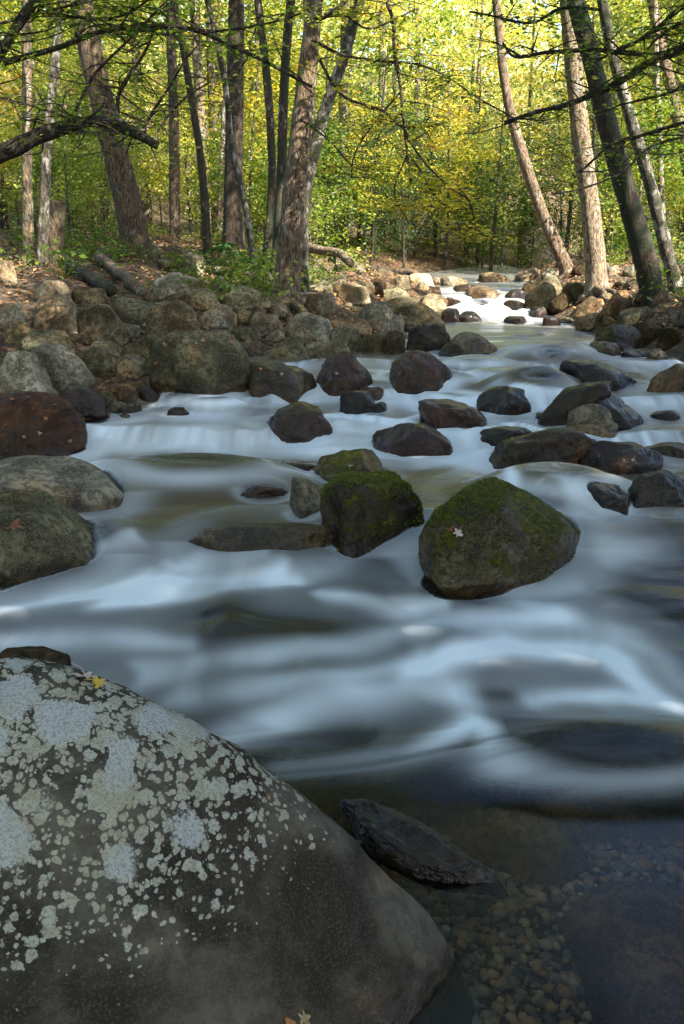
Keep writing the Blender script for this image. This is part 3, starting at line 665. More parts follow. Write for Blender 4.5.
# streaks drawn out along the current
wob = fbm(np.stack([x*.8, y*.8, 0*x], 1), 70, 3)
q = np.stack([x*.8+.15*wob, (y+.10*wob-.18*x)*3.0/np.clip(y/4, .8, 4), 0*x], 1)
streak = fbm(q, 71, 2, .5); st2 = fbm(q*[1.6, 2.6, 1]+[.3*y[:, None][0, 0], 0, 0], 75, 2, .5)
fo = stroke_field(FOAM)
lvl = .13*sstep(2.85, 3.5, y)*(1-sstep(4.6, 5.6, y)) + .03*sstep(5.5, 7, y) 
st3 = fbm(q*[1.5, 7, 1], 78, 2, .5)
st4 = fbm(np.stack([q[:, 0]*.9, q[:, 1]*11+1.2*fbm(q*[.8, 1.5, 1], 83, 2), 0*x], 1), 79, 3, .6)*np.clip(1.6-y/8, .2, 1)
midf = .86-.36*sstep(4.9, 6, y)
fo = 1.0*midf*np.maximum(fo, 0)*(1+(.50+.22*sstep(5, 6, y))*streak+(.40+.13*sstep(5, 6, y))*st2+.26*st3+(.12+.14*(1-sstep(4, 6, y)))*st4)+lvl*(1+1.2*streak+.6*st2+.2*st3)
fo = 1-(1-np.clip(fo, 0, 1))*(1-np.clip(.85*tail, 0, 1)*(1-.62*sstep(14, 16, y)))
fo = fo-stroke_field(DARK)*(.6)
fo = np.clip(fo, 0, 1)*sstep(2.72, 3.25, y+.12*streak)
# swells over sunken rocks
SW = [([(590,742)],34,.05), ([(640,756)],34,.05), ([(200,455)],26,.05), ([(160,462)],22,.03), ([(540,480)],16,.04), ([(548,345)],14,.04), ([(615,452)],18,.03), ([(450,640)],30,.05), ([(240,610)],30,.05), ([(120,600)],26,-.03), ([(480,315)],12,.03), ([(535,388)],16,.03), ([(320,690)],40,.04)]
z = z+stroke_field([(a, b, abs(c)) for a, b, c in SW if c > 0])*1.0
vfoam = np.zeros_like(x)
for (X_, Y_, a_, b_, H_, k_) in VEIL:
    q_ = np.hypot((x-X_)/a_, (y-Y_)/b_); z = np.maximum(z, zw(y)+(H_+.035)*(1-sstep(.6, 2.9, q_)))
    vfoam = np.maximum(vfoam, .3*np.exp(-((q_-1.5)/.4)**2)*(.6+.4*np.sign(Y_-y))); fo = fo*(1-.85*(1-sstep(.6, 1.1, q_)))
fo = np.clip(fo+vfoam*(1+.6*st2), 0, 1)
for (X_, Y_, a_, zt_) in ROCKW:          # water piles up and whitens where it parts round a stone
    b_ = a_*.75; near = (abs(x-X_) < a_*2) & (abs(y-Y_) < b_*2.5); q_ = np.hypot((x[near]-X_)/a_, (y[near]-Y_)/b_)
    h_ = np.exp(-((q_-1.1)/.28)**2); z[near] += .035*a_/.4*h_*np.tanh((y[near]-Y_)/(.5*b_))*sstep(3, 4.5, y[near])
    fo[near] = 1-(1-fo[near])*(1-.30*h_*(.35+.65*(y[near] < Y_))*(1+.8*streak[near]+.5*st2[near]).clip(0, 2)*sstep(3.2, 4.5, y[near])*.8)
fo = np.clip(fo, 0, 1)
V = np.stack([x, y, z], 1)
# water depth above whatever lies below
nv = 0; VV = []; FF = []
for Pv, Fv in tri_rocks: VV.append(Pv); FF.append(Fv+nv); nv += len(Pv)
tris = np.concatenate(FF); VA = np.concatenate(VV)
bvh = BVHTree.FromPolygons(VA.tolist(), tris.tolist(), all_triangles=True)
tz = terr(x, y); dep = z-tz; dn = Vector((0, 0, -1))
for k in range(len(x)):
    h = bvh.ray_cast(Vector((x[k], y[k], 6.0)), dn)
    if h[0] is not None: dep[k] = min(dep[k], z[k]-h[0].z)
lE, rE = edge(x, y)
# let the sheet end just inside the banks and drop hidden cells
keepv = np.maximum(lE, rE) < 1.2
F = F[keepv[F].all(1)]
D2 = np.clip(dep, -.06, 1).reshape(NYg, NXg)
for _ in range(2):
    D2[1:-1, 1:-1] = (D2[1:-1, 1:-1]*2+D2[:-2, 1:-1]+D2[2:, 1:-1]+D2[1:-1, :-2]+D2[1:-1, 2:])/6
dclip = np.maximum(D2.ravel(), .024)
me = mesh('water', V, F, water_material())
def vattr(me, nm, val):
    a = me.attributes.new(nm, 'FLOAT', 'POINT'); a.data.foreach_set('value', np.asarray(val, np.float32))
# thin foam rims where water breaks on stone
rim = np.exp(-((dclip-.05)/.05)**2)*sstep(3.2, 4, y)*.22*(.6+.8*streak)
vattr(me, 'foam', np.clip(fo+rim, 0, 1)); vattr(me, 'depth', dclip); vattr(me, 'brown', sstep(4.6, 5.3, y+.3*streak)); vattr(me, 'murk', .12+.88*sstep(2.55, 3.4, y))
tag(link('water', me), 'silky white and brown water of a mountain stream', None, kind='structure')

# ------------------------------------------------------------------ trees
def smooth_path(P, n=6):
    P = np.asarray(P, float)
    if len(P) < 3: return np.array([P[0]+(P[-1]-P[0])*t for t in np.linspace(0, 1, n)])
    Q = np.vstack([2*P[0]-P[1], P, 2*P[-1]-P[-2]]); out = []
    for i in range(1, len(Q)-2):
        for t in np.linspace(0, 1, n, endpoint=False):
            a, b, c, d = Q[i-1], Q[i], Q[i+1], Q[i+2]
            out.append(.5*((2*b)+(c-a)*t+(2*a-5*b+4*c-d)*t*t+(-a+3*b-3*c+d)*t**3))
    out.append(P[-1]); return np.array(out)
def tube(path, rad, seg=10, knob=.1, seed=0, wob=0):
    P = np.asarray(path, float); n = len(P); rad = np.interp(np.linspace(0, 1, n), np.linspace(0, 1, len(rad)), rad)
    if wob: P = P+np.stack([vnoise(P*2.1+seed, seed), vnoise(P*2.1+seed+9, seed+1), vnoise(P*2.1+5, seed+2)], 1)*wob
    T = np.gradient(P, axis=0); T /= np.linalg.norm(T, axis=1)[:, None]+1e-9
    u = np.cross(T, [0, 1, 0.13]); u /= np.linalg.norm(u, axis=1)[:, None]+1e-9; v = np.cross(T, u)
    a = np.arange(seg)*2*math.pi/seg
    ring = P[:, None]+rad[:, None, None]*(u[:, None]*np.cos(a)[None, :, None]+v[:, None]*np.sin(a)[None, :, None])
    V = ring.reshape(-1, 3); ctr = np.repeat(P, seg, 0)
    V = ctr+(V-ctr)*(1+knob*vnoise(V*5+seed, seed)+knob*.6*vnoise(V*[16, 16, 5]+seed, seed+3))[:, None]
    i = np.arange(n*seg).reshape(n, seg); j = np.roll(i, -1, 1)
    F = np.stack([i[:-1], j[:-1], j[1:], i[1:]], -1).reshape(-1, 4)
    c0 = len(V); V = np.vstack([V, P[0], P[-1]])
    cap = np.concatenate([np.stack([j[0], i[0], np.full(seg, c0)], 1), np.stack([i[-1], j[-1], np.full(seg, c0+1)], 1)])
    return V, F, cap
class MB:
    def __init__(s): s.V = []; s.Q = []; s.T = []; s.n = 0
    def add(s, V, Q=None, T=None):
        s.V.append(V)
        if Q is not None: s.Q.append(Q+s.n)
        if T is not None and len(T): s.T.append(T+s.n)
        s.n += len(V)
    def tube(s, *a, **k): V, Q, T = tube(*a, **k); s.add(V, Q, T)
    def build(s, name, mat, org=(0, 0, 0), parent=None, loc=(0, 0, 0), smooth=True):
        F = []
        if s.Q: F.append(np.concatenate(s.Q))
        if s.T: F.append(np.concatenate(s.T))
        return link(name, mesh(name, np.concatenate(s.V)-np.array(org), F, mat, smooth), loc, parent)
def leaves(C, size, r, flat=.5, asp=.6, fold=.25, droop=0):
    """folded four-vertex leaves centred on C"""
    n = len(C); th = r.uniform(0, 2*math.pi, n)
    d = np.stack([np.cos(th), np.sin(th), r.normal(0, flat, n)-droop], 1); d /= np.linalg.norm(d, axis=1)[:, None]
    up = np.stack([r.normal(0, flat, n), r.normal(0, flat, n), np.ones(n)], 1)
    sd_ = np.cross(d, up); sd_ /= np.linalg.norm(sd_, axis=1)[:, None]; nn = np.cross(sd_, d)
    s = (size*r.uniform(.6, 1.35, n))[:, None]
    A = C-d*s*.5; B = C+d*s*.5; L = C+sd_*s*asp*.5+nn*s*fold*.5-d*s*.05; Rr = C-sd_*s*asp*.5+nn*s*fold*.5-d*s*.05
    V = np.stack([A, L, B, Rr], 1).reshape(-1, 3); i = np.arange(n)*4
    return V, np.concatenate([np.stack([i, i+1, i+2], 1), np.stack([i, i+2, i+3], 1)])
def crown_points(r, c0, rad, n_cl, per, spread=.6, thick=.12, shell=.35):
    """leaf centres gathered in flattish sprays through an ellipsoid"""
    u = r.normal(size=(n_cl, 3)); u /= np.linalg.norm(u, axis=1)[:, None]; u *= (shell+(1-shell)*r.random(n_cl)**.6)[:, None]
    Cc = np.array(c0)+u*np.array(rad)
    k = np.repeat(np.arange(n_cl), per); a = r.uniform(0, 6.28, len(k)); q = np.sqrt(r.random(len(k)))*spread*r.uniform(.6, 1.3, n_cl)[k]
    tl = r.normal(0, .25, (n_cl, 2))[k]; dx, dy = q*np.cos(a), q*np.sin(a)
    return Cc, np.stack([Cc[k, 0]+dx, Cc[k, 1]+dy, Cc[k, 2]+r.normal(0, thick, len(k))+tl[:, 0]*dx+tl[:, 1]*dy-.12*q*q], 1)
def set_bark(o, tone, moss=0, pale=0): o.color = (*tone, 1); o['moss'] = float(moss); o['pale'] = float(pale)
BT = dict(dark=(.06, .044, .029), brown=(.115, .082, .052), warm=(.18, .128, .082), pale=(.23, .18, .12), grey=(.085, .075, .058), mossy=(.045, .037, .025))

def hero_tree(label, pts, Y, wb, wt, tone, moss=0, pale=0, height=12, crown_r=3.0, crown_n=80, leafmat=None, limbs=5, seed=1, name='tree', group=None, size=.10, low=None, dY=0):
    r = np.random.default_rng(seed); leafmat = leafmat or LEAF
    W3 = [np.array(at(a, b, Y+dY*k/(len(pts)-1))) for k, (a, b) in enumerate(pts)]
    d0 = depth_of(Vector(W3[0])); rb = wb/2*d0/FPX; rt = wt/2*d0/FPX
    gz = float(terr(np.array([W3[0][0]]), np.array([W3[0][1]]))[0])
    base = W3[0].copy(); base[2] = min(base[2], gz)-.12
    path = [base]+W3[0 if W3[0][2]-base[2] > .25 else 1:]
    last = np.array(path[-1]); dr_ = last-np.array(path[-2]); dr_ /= np.linalg.norm(dr_)
    if dr_[2] < .5: dr_ = np.array([dr_[0]*.5, 0, 1])
    vis = last[2]-base[2]
    while last[2]-base[2] < height:
        dr_ = dr_*.8+np.array([0, 0, .2])+np.append(r.normal(0, .04, 2), 0); dr_ /= np.linalg.norm(dr_); last = last+dr_*1.3; path.append(last)
    path = smooth_path(path, 7); H = path[:, 2]-base[2]; fr = H/H[-1]
    rad = rb+(rt-rb)*np.clip(H/max(vis, 1), 0, 1); rad *= 1-np.clip((H-vis)/(height-vis+.1), 0, .85)
    rad += rb*.75*np.exp(-H/.22)
    root = empty(name, tuple(base), label, 'tree', group)
    b = MB(); seg = 20 if wb > 14 else 12
    b.tube(path, rad, seg=seg, knob=.09, seed=seed); tr = b.build('trunk', BARK, base, root); set_bark(tr, BT[tone], moss, pale)
    top = path[-1]
    cb = low if low is not None else max(base[2]+vis*1.0, 6.8)
    cz = (cb+top[2]+.5)/2; cxy = path[np.argmin(abs(path[:, 2]-cz))]
    Cc, LP = crown_points(r, (cxy[0], cxy[1], cz), (crown_r, crown_r, (top[2]+1-cb)/2), crown_n, 45, .55, .07)
    V_, F_ = leaves(LP, size, r); b = MB(); b.add(V_, None, F_); b.build('crown', leafmat, base, root, smooth=False)
    # limbs run from the trunk to clusters in the crown, with side twigs
    order = r.permutation(len(Cc))
    for k in range(limbs):
        e_ = Cc[order[k]]; s_ = path[np.argmin(abs(path[:, 2]-(e_[2]-.3*abs(np.hypot(*(e_-cxy)[:2])) )))]
        mid = (s_+e_)/2+r.normal(0, .15, 3); pp = smooth_path([s_, mid, e_], 7); b = MB(); r0 = max(rt*.35, .012)
        b.tube(pp, [r0, r0*.3], seg=6, seed=seed+k, wob=.05)
        for j in range(3):
            q0 = pp[r.integers(3, len(pp)-1)]; near = Cc[np.argsort(np.linalg.norm(Cc-q0, axis=1))[j+1]]
            b.tube(smooth_path([q0, (q0+near)/2+r.normal(0, .1, 3), near], 4), [r0*.4, r0*.12], seg=5, seed=seed+j, wob=.03)
        l_ = b.build('limb', BARK, base, root); set_bark(l_, BT[tone], moss, pale)
    return root, base, path

LT = [
 ('slim pale trunked tree nearest the left edge', [(28,276),(27,150),(27,60),(26,-10)], 14.5, 11, 8, 'pale', .0, .3, {}),
 ('slim mottled grey tree just right of the leftmost pale one', [(40,286),(47,150),(58,40),(62,-10)], 13.5, 11, 8, 'grey', .2, .35, {}),
 ('large brown tree leaning left above the fallen logs', [(141,268),(125,190),(108,125),(88,40),(80,-10)], 16, 28, 20, 'brown', .15, .1, dict(limbs=7)),
 ('straight slender tree standing back left of centre', [(175,255),(174,130),(171,30),(171,-10)], 21, 11, 9, 'brown', .2, .1, {}),
 ('thin dark tree bending left above the grey lichen boulder', [(209,268),(202,170),(190,90),(179,25),(172,-10)], 16, 9, 6, 'dark', .3, .1, {}),
 ('dark straight tree behind the green rhododendron', [(234,262),(234,150),(236,40),(236,-10)], 18.5, 21, 14, 'dark', .1, .0, dict(limbs=6)),
 ('thin crooked mottled tree crossing in front of the dark straight one', [(254,270),(247,215),(232,150),(226,90),(212,20),(205,-10)], 16.5, 7, 5, 'grey', .3, .4, {}),
 ('thin dark tree between the rhododendron and the main tree', [(264,272),(272,190),(268,90),(258,0)], 17, 9, 7, 'dark', .4, .2, {}),
 ('dark mossy tree close behind the main tree, curving right', [(276,275),(281,190),(284,90),(291,0)], 15.5, 11, 8, 'dark', .5, .2, {}),
 ('main brown tree rooted among boulders at the bend of the left bank', [(284,308),(291,230),(299,150),(308,70),(316,-10)], 13.0, 27, 15, 'warm', .05, .2, dict(limbs=6, leafmat=LEAF)),
 ('grey mossy tree leaning right just behind the main tree', [(302,278),(304,205),(317,140),(332,90),(343,60),(354,20),(362,-10)], 14.5, 13, 10, 'grey', .3, .35, {}),
 ('slim tree right of the far cascade leaning left', [(566,268),(545,220),(524,160),(508,100),(500,40)], 19, 14, 8, 'warm', .1, .2, dict(leafmat=LEAFG)),
 ('tall sunlit pale tree on exposed roots at the right bank', [(597,284),(589,200),(580,130),(572,50),(566,-10)], 16, 21, 14, 'pale', .0, .2, dict(limbs=6)),
 ('thick dark tree leaning left on the right bank', [(662,318),(640,240),(614,150),(592,60),(574,-10)], 13, 24, 15, 'dark', .3, .0, dict(limbs=7, leafmat=LEAFG)),
 ('forked looking tree with pale patched base beside the thick dark one', [(684,306),(664,240),(646,170),(628,110),(612,50),(600,-10)], 13.8, 14, 9, 'grey', .2, .4, dict(leafmat=LEAFG)),
 ('thin pale pole of a tree near the right edge', [(664,262),(660,150),(656,60),(655,-10)], 19, 7, 5, 'pale', 0, .5, {}),
 ('brown tree at the right edge leaning left', [(700,250),(690,180),(676,110),(660,40)], 20, 13, 10, 'warm', .1, .1, {}),
 ('slim brown tree between the dark one and the mottled one on the left', [(218,262),(222,150),(230,40)], 24, 6, 5, 'brown', .1, .4, {}),
]
trees = {}
for k, (lab, pts, Yt, wb, wt, tone, mo, pa, kw) in enumerate(LT):
    trees[k] = hero_tree(lab, pts, Yt, wb, wt, tone, mo, pa, seed=100+k, **{**dict(limbs=4, crown_n=85 if k < 11 else 50), **kw})

# broken snag
sn = empty('tree_snag', tuple(at(52, 275, 14)-Vector((0, 0, .2))), 'short broken dead trunk leaning right beside the mottled tree', 'dead tree')
b = MB(); p0 = np.array(at(52, 275, 14))-[0, 0, .2]
b.tube(smooth_path([p0, at(54, 240, 14), at(59, 201, 14)], 8), [.17, .14, .115], seg=16, knob=.16, seed=4); set_bark(b.build('trunk', BARK, p0, sn), BT['brown'], .2, .1)

# off-frame trees whose boughs reach into the picture, and unseen ones added to shade the near stream
def bough(root, base, pts, Y, r0, r1, tone, leafn=0, leafmat=None, lsize=.055, moss=.0, pale=0, seed=0, wob=.03, name='limb'):
    P = smooth_path([np.array(at(a, b_, Y+(c if c else 0))) for a, b_, c in [(q if len(q) == 3 else (*q, 0)) for q in pts]], 7)
    dd = Y*1.0/FPX; b = MB(); b.tube(P, [r0*dd, r1*dd], seg=8, knob=.15, seed=seed, wob=wob)
    r = np.random.default_rng(seed+900); ends = []
    nt_ = max(3, int(len(P)*.55)) if leafn else 2
    for k in range(nt_):
        i = r.integers(2, len(P)); L = r.uniform(.3, .8); a = r.uniform(0, 6.28)
        e_ = P[i]+[math.cos(a)*L, math.sin(a)*L*.8, r.uniform(-.25, .30)]
        m_ = (P[i]+e_)/2+r.normal(0, .06, 3); t_ = smooth_path([P[i], m_, e_], 5); b.tube(t_, [min(max(r1*dd*.8, .005), .009), .0025], seg=5, seed=k, wob=.02)
        ends.append(t_)
    o = b.build(name, BARK, base, root); set_bark(o, BT[tone], moss, pale)
    if leafn:
        C = []
        for t_ in ends:
            n = int(leafn*1.9)//len(ends); j = r.integers(1, len(t_), n); sc = r.uniform(.05, .22, n); a = r.uniform(0, 6.28, n)
            C.append(t_[j]+np.stack([np.cos(a)*sc, np.sin(a)*sc, r.normal(0, .03, n)-.02], 1))
        V_, F_ = leaves(np.concatenate(C), lsize, r, .3); lb = MB(); lb.add(V_, None, F_); lb.build('leaf_spray', leafmat or LEAFG, base, root, smooth=False)
def plain_tree(x, y, label, height=12, crown_r=3.2, n=130, tone='brown', leafmat=None, seed=0, low=4.5, size=.15, group=None, foot=None):
    fx, fy = foot or (x, y)
    r = np.random.default_rng(seed); gz = float(terr(np.array([fx]), np.array([fy]))[0])-.1; base = np.array([fx, fy, gz]); lean_ = np.array([x-fx, y-fy, 0])
    root = empty('tree', tuple(base), label, 'tree', group)
    P = smooth_path([base, base+lean_*.25+[r.normal(0, .2), r.normal(0, .2), height*.4], base+lean_+[r.normal(0, .5), r.normal(0, .5), height]], 8)
    b = MB(); b.tube(P, [.26, .2, .15, .04], seg=12, seed=seed); set_bark(b.build('trunk', BARK, base, root), BT[tone], .2, .1)
    Cc, LP = crown_points(r, (x, y, (low+height+1)/2), (crown_r, crown_r, (height+1-low)/2), n, 55, .8, .1)
    V_, F_ = leaves(LP, size, r); b = MB(); b.add(V_, None, F_); b.build('crown', leafmat or LEAF, base, root, smooth=False)
    for k in range(4):
        e_ = Cc[k]; s_ = P[np.argmin(abs(P[:, 2]-e_[2]+1))]; b = MB(); b.tube(smooth_path([s_, (s_+e_)/2+[0, 0, .2], e_], 5), [.07, .02], seg=6, seed=k); set_bark(b.build('limb', BARK, base, root), BT[tone], .2, .1)
    return root, base
tl, bl = plain_tree(-6.3, 8.0, 'tree outside the left edge whose mossy crooked bough reaches into view', height=11, crown_r=2.6, n=80, tone='mossy', seed=31, low=5.5)
for i, (pts, r0, r1, tone, mo, pa, nl) in enumerate([
    ([(-250,250),(-60,178),(0,154),(42,134),(90,119),(125,127),(155,143)], 9, 4, 'mossy', .35, .1, 160),
    ([(-120,190),(-40,90),(0,56),(20,28),(50,-20)], 6, 4, 'mossy', .35, .1, 120),
    ([(118,122),(119,96),(127,80),(148,42),(152,20)], 1.8, 1, 'dark', .2, .2, 30),
    ([(75,112),(95,72),(140,30),(176,-5)], 1.6, .9, 'dark', .2, .2, 60),
    ([(143,128),(156,104),(180,65),(200,45)], 1.5, .8, 'dark', .2, .2, 40),
    ([(155,143),(160,127),(184,98),(212,80)], 1.2, .7, 'dark', .2, .2, 30),
    ([(110,128),(75,118),(40,108),(-10,96)], 1.5, .8, 'pale', 0, .5, 60),
    ([(150,130),(110,136),(70,128),(20,118)], 1.3, .8, 'pale', 0, .5, 30),
    ([(5,62),(60,48),(110,32),(190,30),(250,54),(310,84)], 2.6, 1.3, 'dark', .3, .2, 220),
    ([(200,32),(240,28),(300,10)], 1.3, .8, 'dark', .1, .2, 90),
    ([(40,10),(110,20),(160,-5)], 1.4, .8, 'dark', .1, .2, 150),
    ([(-20,30),(60,8),(130,-10)], 1.4, .8, 'dark', .1, .2, 200)]):
    bough(tl, bl, pts, 8.0, r0, r1, tone, nl, LEAF if i % 2 else LEAFG, .06, mo, pa, seed=40+i)
tr_, br_ = plain_tree(6.3, 9.2, 'tree outside the right edge whose dark boughs hang over the water', height=12, crown_r=2.2, n=30, tone='dark', seed=32, low=5.5)
for i, (pts, r0, r1, tone, pa, nl) in enumerate([
    ([(900,0),(740,25),(684,47),(657,58),(622,79),(593,94),(567,105),(534,114),(505,124)], 5, 1.4, 'dark', .1, 320),
    ([(740,-20),(684,7),(654,30),(620,48),(596,62)], 2.6, 1, 'dark', .1, 200),
    ([(720,10),(684,22),(660,36),(644,54)], 2, .8, 'dark', .1, 120),
    ([(740,110),(684,122),(640,136),(606,149),(578,170)], 2, 1, 'dark', .1, 120),
    ([(720,130),(652,145),(622,170),(590,184),(552,193)], 1.5, .7, 'pale', .5, 60),
    ([(640,52),(575,52),(545,50),(515,55),(503,42)], 2.2, 1, 'dark', .1, 150),
    ([(600,10),(560,8),(530,22),(470,12)], 1.5, .8, 'dark', .1, 150),
    ([(700,80),(650,100),(600,112)], 1.5, .7, 'dark', .1, 130)]):
    bough(tr_, br_, pts, 9.2, r0, r1, tone, nl, LEAF if i % 2 else LEAFG, .06, .2, pa, seed=60+i)
mt, mb_, _ = trees[9]
for i, (pts, r0, r1, nl, mat) in enumerate([
    ([(314,20),(340,5),(365,-15),(388,10),(395,50),(402,90),(405,130),(409,165),(412,185)], 2, .9, 140, LEAFY),
    ([(311,45),(340,92),(385,114),(400,125),(425,126),(445,122)], 1.4, .7, 120, LEAFY),
    ([(312,40),(342,55),(385,60),(425,66),(470,92),(505,112)], 1.4, .7, 200, LEAF),
    ([(405,130),(428,165),(452,188),(470,202),(478,232)], 1, .6, 170, LEAFY),
    ([(313,20),(345,14),(372,30),(420,10)], 1.4, .8, 160, LEAF),
    ([(402,90),(375,120),(355,150),(350,178)], 1, .6, 80, LEAFY),
    ([(412,160),(430,190),(455,215),(462,240)], .9, .5, 190, LEAFY),
    ([(410,150),(395,190),(410,225)], .9, .5, 150, LEAFY),
    ([(300,120),(330,140),(352,165),(370,170)], 1, .6, 80, LEAF)]):
    bough(mt, mb_, pts, 12.0, r0, r1, 'dark', nl, mat, .085, .1, .1, seed=80+i)
plc = [(4.8, -1.4, 2.6), (8.8, -9, 3.3), (6.4, 3.4, 1.6), (7.0, 1.5, 3.3), (6.2, -2.5, 3.4), (10.8, 5.0, 2.6), (10, -1, 3.4), (8.8, -5, 3.5), (5.6, 5.2, 2.2), (12, 2, 3.5), (4.2, -6.5, 3.2)]  # unseen trees, added to block the sun from the near stream
for k, (a, b_, cr) in enumerate(plc):
    plain_tree(a, b_, 'leafy tree added outside the picture on the right bank, shading the near stream', height=12.5, crown_r=cr, n=210, seed=200+k, low=4.6 if k != 5 else 5.2, group='trees added outside the picture on the right', size=.17, leafmat=LEAFG)
for k, (a, b_, cr, lo_) in enumerate([(4.3, .5, 2.3, 7), (-4.4, 2.5, 2.6, 6.5), (-4.6, -2.2, 2.7, 6), (-4.8, 6.2, 2.2, 7), (-1.5, -7.5, 2.8, 5), (.2, -4.2, 2.8, 7), (-.8, 15.5, 2.6, 9), (-2.4, 7.2, 2.2, 8.5), (3.2, -4, 2.8, 6), (3.4, 9.5, 1.8, 9.5)]):  # unseen crowns added to narrow the overhead sky and darken reflections
    plain_tree(a, b_, 'tree added outside the picture whose high crown shades the near water', height=12, crown_r=cr, n=130, seed=250+k, low=lo_, foot=((1 if a > -1 else -1)*max(5.6, .5*b_+2.2), min(b_, 8)), group='added trees shading the near water', size=.17, leafmat=LEAFG)
for k, (a, b_) in enumerate([(-7.5, 1), (-8, -5), (-11, 4)]):
    plain_tree(a, b_, 'leafy tree on the left bank outside the picture', height=12, crown_r=2.8, n=120, seed=230+k, group='trees outside the picture on the left', size=.17)

# forest behind: prototypes copied
def proto_tree(k, H, cr, low, ncl, per, size, mat, tone, name='tree', rb=.16, spread=.8, pale=.3):
    r = np.random.default_rng(300+k); root = empty(name, (0, 0, 0), 'x', 'tree')
    lx = r.normal(0, .5); P = smooth_path([(0, 0, -.3), (lx*.3, 0, H*.4), (lx, r.normal(0, .3), H)], 7)
    b = MB(); b.tube(P, [rb, rb*.75, rb*.2], seg=9, seed=k); set_bark(b.build('trunk', BARK, (0, 0, 0), root), BT[tone], .2, pale)
    Cc, LP = crown_points(r, (lx*.6, 0, (low+H)/2), (cr, cr, (H-low)/2+.3), ncl, per, spread, .12, .2)
    V_, F_ = leaves(LP, size, r); b = MB(); b.add(V_, None, F_); b.build('crown', mat, (0, 0, 0), root, smooth=False)
    b = MB()
    for j in range(8):
        e_ = Cc[j]; s_ = P[np.argmin(abs(P[:, 2]-e_[2]+.4))]; b.tube(smooth_path([s_, (s_+e_)/2, e_], 4), [rb*.25, .01], seg=5, seed=j)
    set_bark(b.build('limbs', BARK, (0, 0, 0), root), BT[tone], .2, pale)
    return root
PT = [proto_tree(0, 14, 3.0, 3.5, 85, 45, .17, LEAF, 'brown'), proto_tree(1, 15, 3.2, 4.5, 85, 45, .17, LEAF, 'pale'), proto_tree(2, 13, 2.8, 3, 80, 45, .16, LEAFG, 'dark'), proto_tree(3, 14, 3, 2.5, 85, 45, .17, LEAFY, 'grey')]
PS = [proto_tree(10, 4.2, 1.5, .8, 60, 34, .11, LEAF, 'grey', rb=.04, spread=.42), proto_tree(11, 3.4, 1.4, .5, 60, 34, .11, LEAFG, 'brown', rb=.035, spread=.42), proto_tree(12, 5.0, 1.6, 1.6, 60, 34, .12, LEAFY, 'grey', rb=.045, spread=.45)]
PH = [proto_tree(20, 7, 1.9, .6, 100, 50, .09, LEAFD, 'dark', rb=.09, spread=.6, pale=0)]
used = set()
def place(root, x, y, s, label, group):
    dpt = y*math.cos(PITCH)-(3-CAMH)*math.sin(PITCH); px = 342+x/dpt*FPX
    mk = min(MARKS, key=lambda q: abs(q[0]-px))[1]
    label = label+' beyond '+mk; group = group+', beyond '+mk
    gz = float(terr(np.array([x]), np.array([y]))[0]); rz = RNG.uniform(0, 6.28)
    if root.name not in used:
        used.add(root.name); root.location = (x, y, gz); root.rotation_euler = (0, 0, rz); root.scale = (s, s, s); root['label'] = label; root['group'] = group
        return root
    c = copy_tree(root, (x, y, gz), rz, s, label); c['group'] = group; return c
r = np.random.default_rng(77); pos = []
TL = ['tall brown trunked forest tree', 'tall pale trunked forest tree', 'tall green leaved forest tree', 'tall yellow leaved forest tree']
n = 0; tries = 0
while n < 62 and tries < 4000:
    tries += 1; Yt = r.uniform(23, 50); Xt = r.uniform(-.52*Yt-2, .52*Yt+2)
    l_, r_ = edge(Xt, Yt)
    if max(l_, r_) < .8 and Yt < 40: continue
    if Yt < 30 and abs(Xt-3.3) < 3.2: continue
    if any((a-Xt)**2+(b_-Yt)**2 < 5.5 for a, b_ in pos): continue
    pos.append((Xt, Yt)); k = [0, 1, 1, 2, 3, 0][r.integers(6)]; place(PT[k], Xt, Yt, r.uniform(.85, 1.2), TL[k], 'tall trees far back in the forest, '+['brown', 'pale', 'green', 'yellow'][k]); n += 1
r = np.random.default_rng(79); n = 0; pos = []
while n < 46:                                # the same woods go on behind and beside the photographer
    Yt = r.uniform(-30, 12); Xt = r.uniform(-26, 26)
    if abs(Xt) < (7.8 if Yt > -12 else 5.2 if Yt > -18 else 0) or abs(Xt) < .5*Yt+3.5 or (Xt > 0 and Yt > 3): continue
    if any((a-Xt)**2+(b_-Yt)**2 < 9 for a, b_ in pos): continue
    pos.append((Xt, Yt)); k = [0, 2, 3, 2][r.integers(4)]
    gz = float(terr(np.array([Xt]), np.array([Yt]))[0])
    c = copy_tree(PT[k], (Xt, Yt, gz), r.uniform(0, 6.28), r.uniform(.8, 1.05), 'leafy tree of the woods outside the picture'); c['group'] = 'woods around the photographer'; n += 1
SL = ['low yellow green sapling', 'low bushy green sapling', 'slender yellow sapling']
n = 0; tries = 0; pos = []
while n < 92 and tries < 5000:
    tries += 1; Yt = 17+23*r.random()**1.1; Xt = r.uniform(-.46*Yt-1, .46*Yt+1)
    l_, r_ = edge(Xt, Yt); e_ = max(l_, r_)
    if e_ < 1.8 and Yt < 38: continue
    if Yt < 19 and l_ > 0 and Xt > -3: continue
    if any((a-Xt)**2+(b_-Yt)**2 < 1.3 for a, b_ in pos): continue
    pos.append((Xt, Yt)); k = r.choice([0, 0, 1, 2]); place(PS[k], Xt, Yt, r.uniform(.6, 1.1), SL[k], ['yellow green', 'green', 'yellow'][k]+' saplings of the understory'); n += 1
r = np.random.default_rng(78)
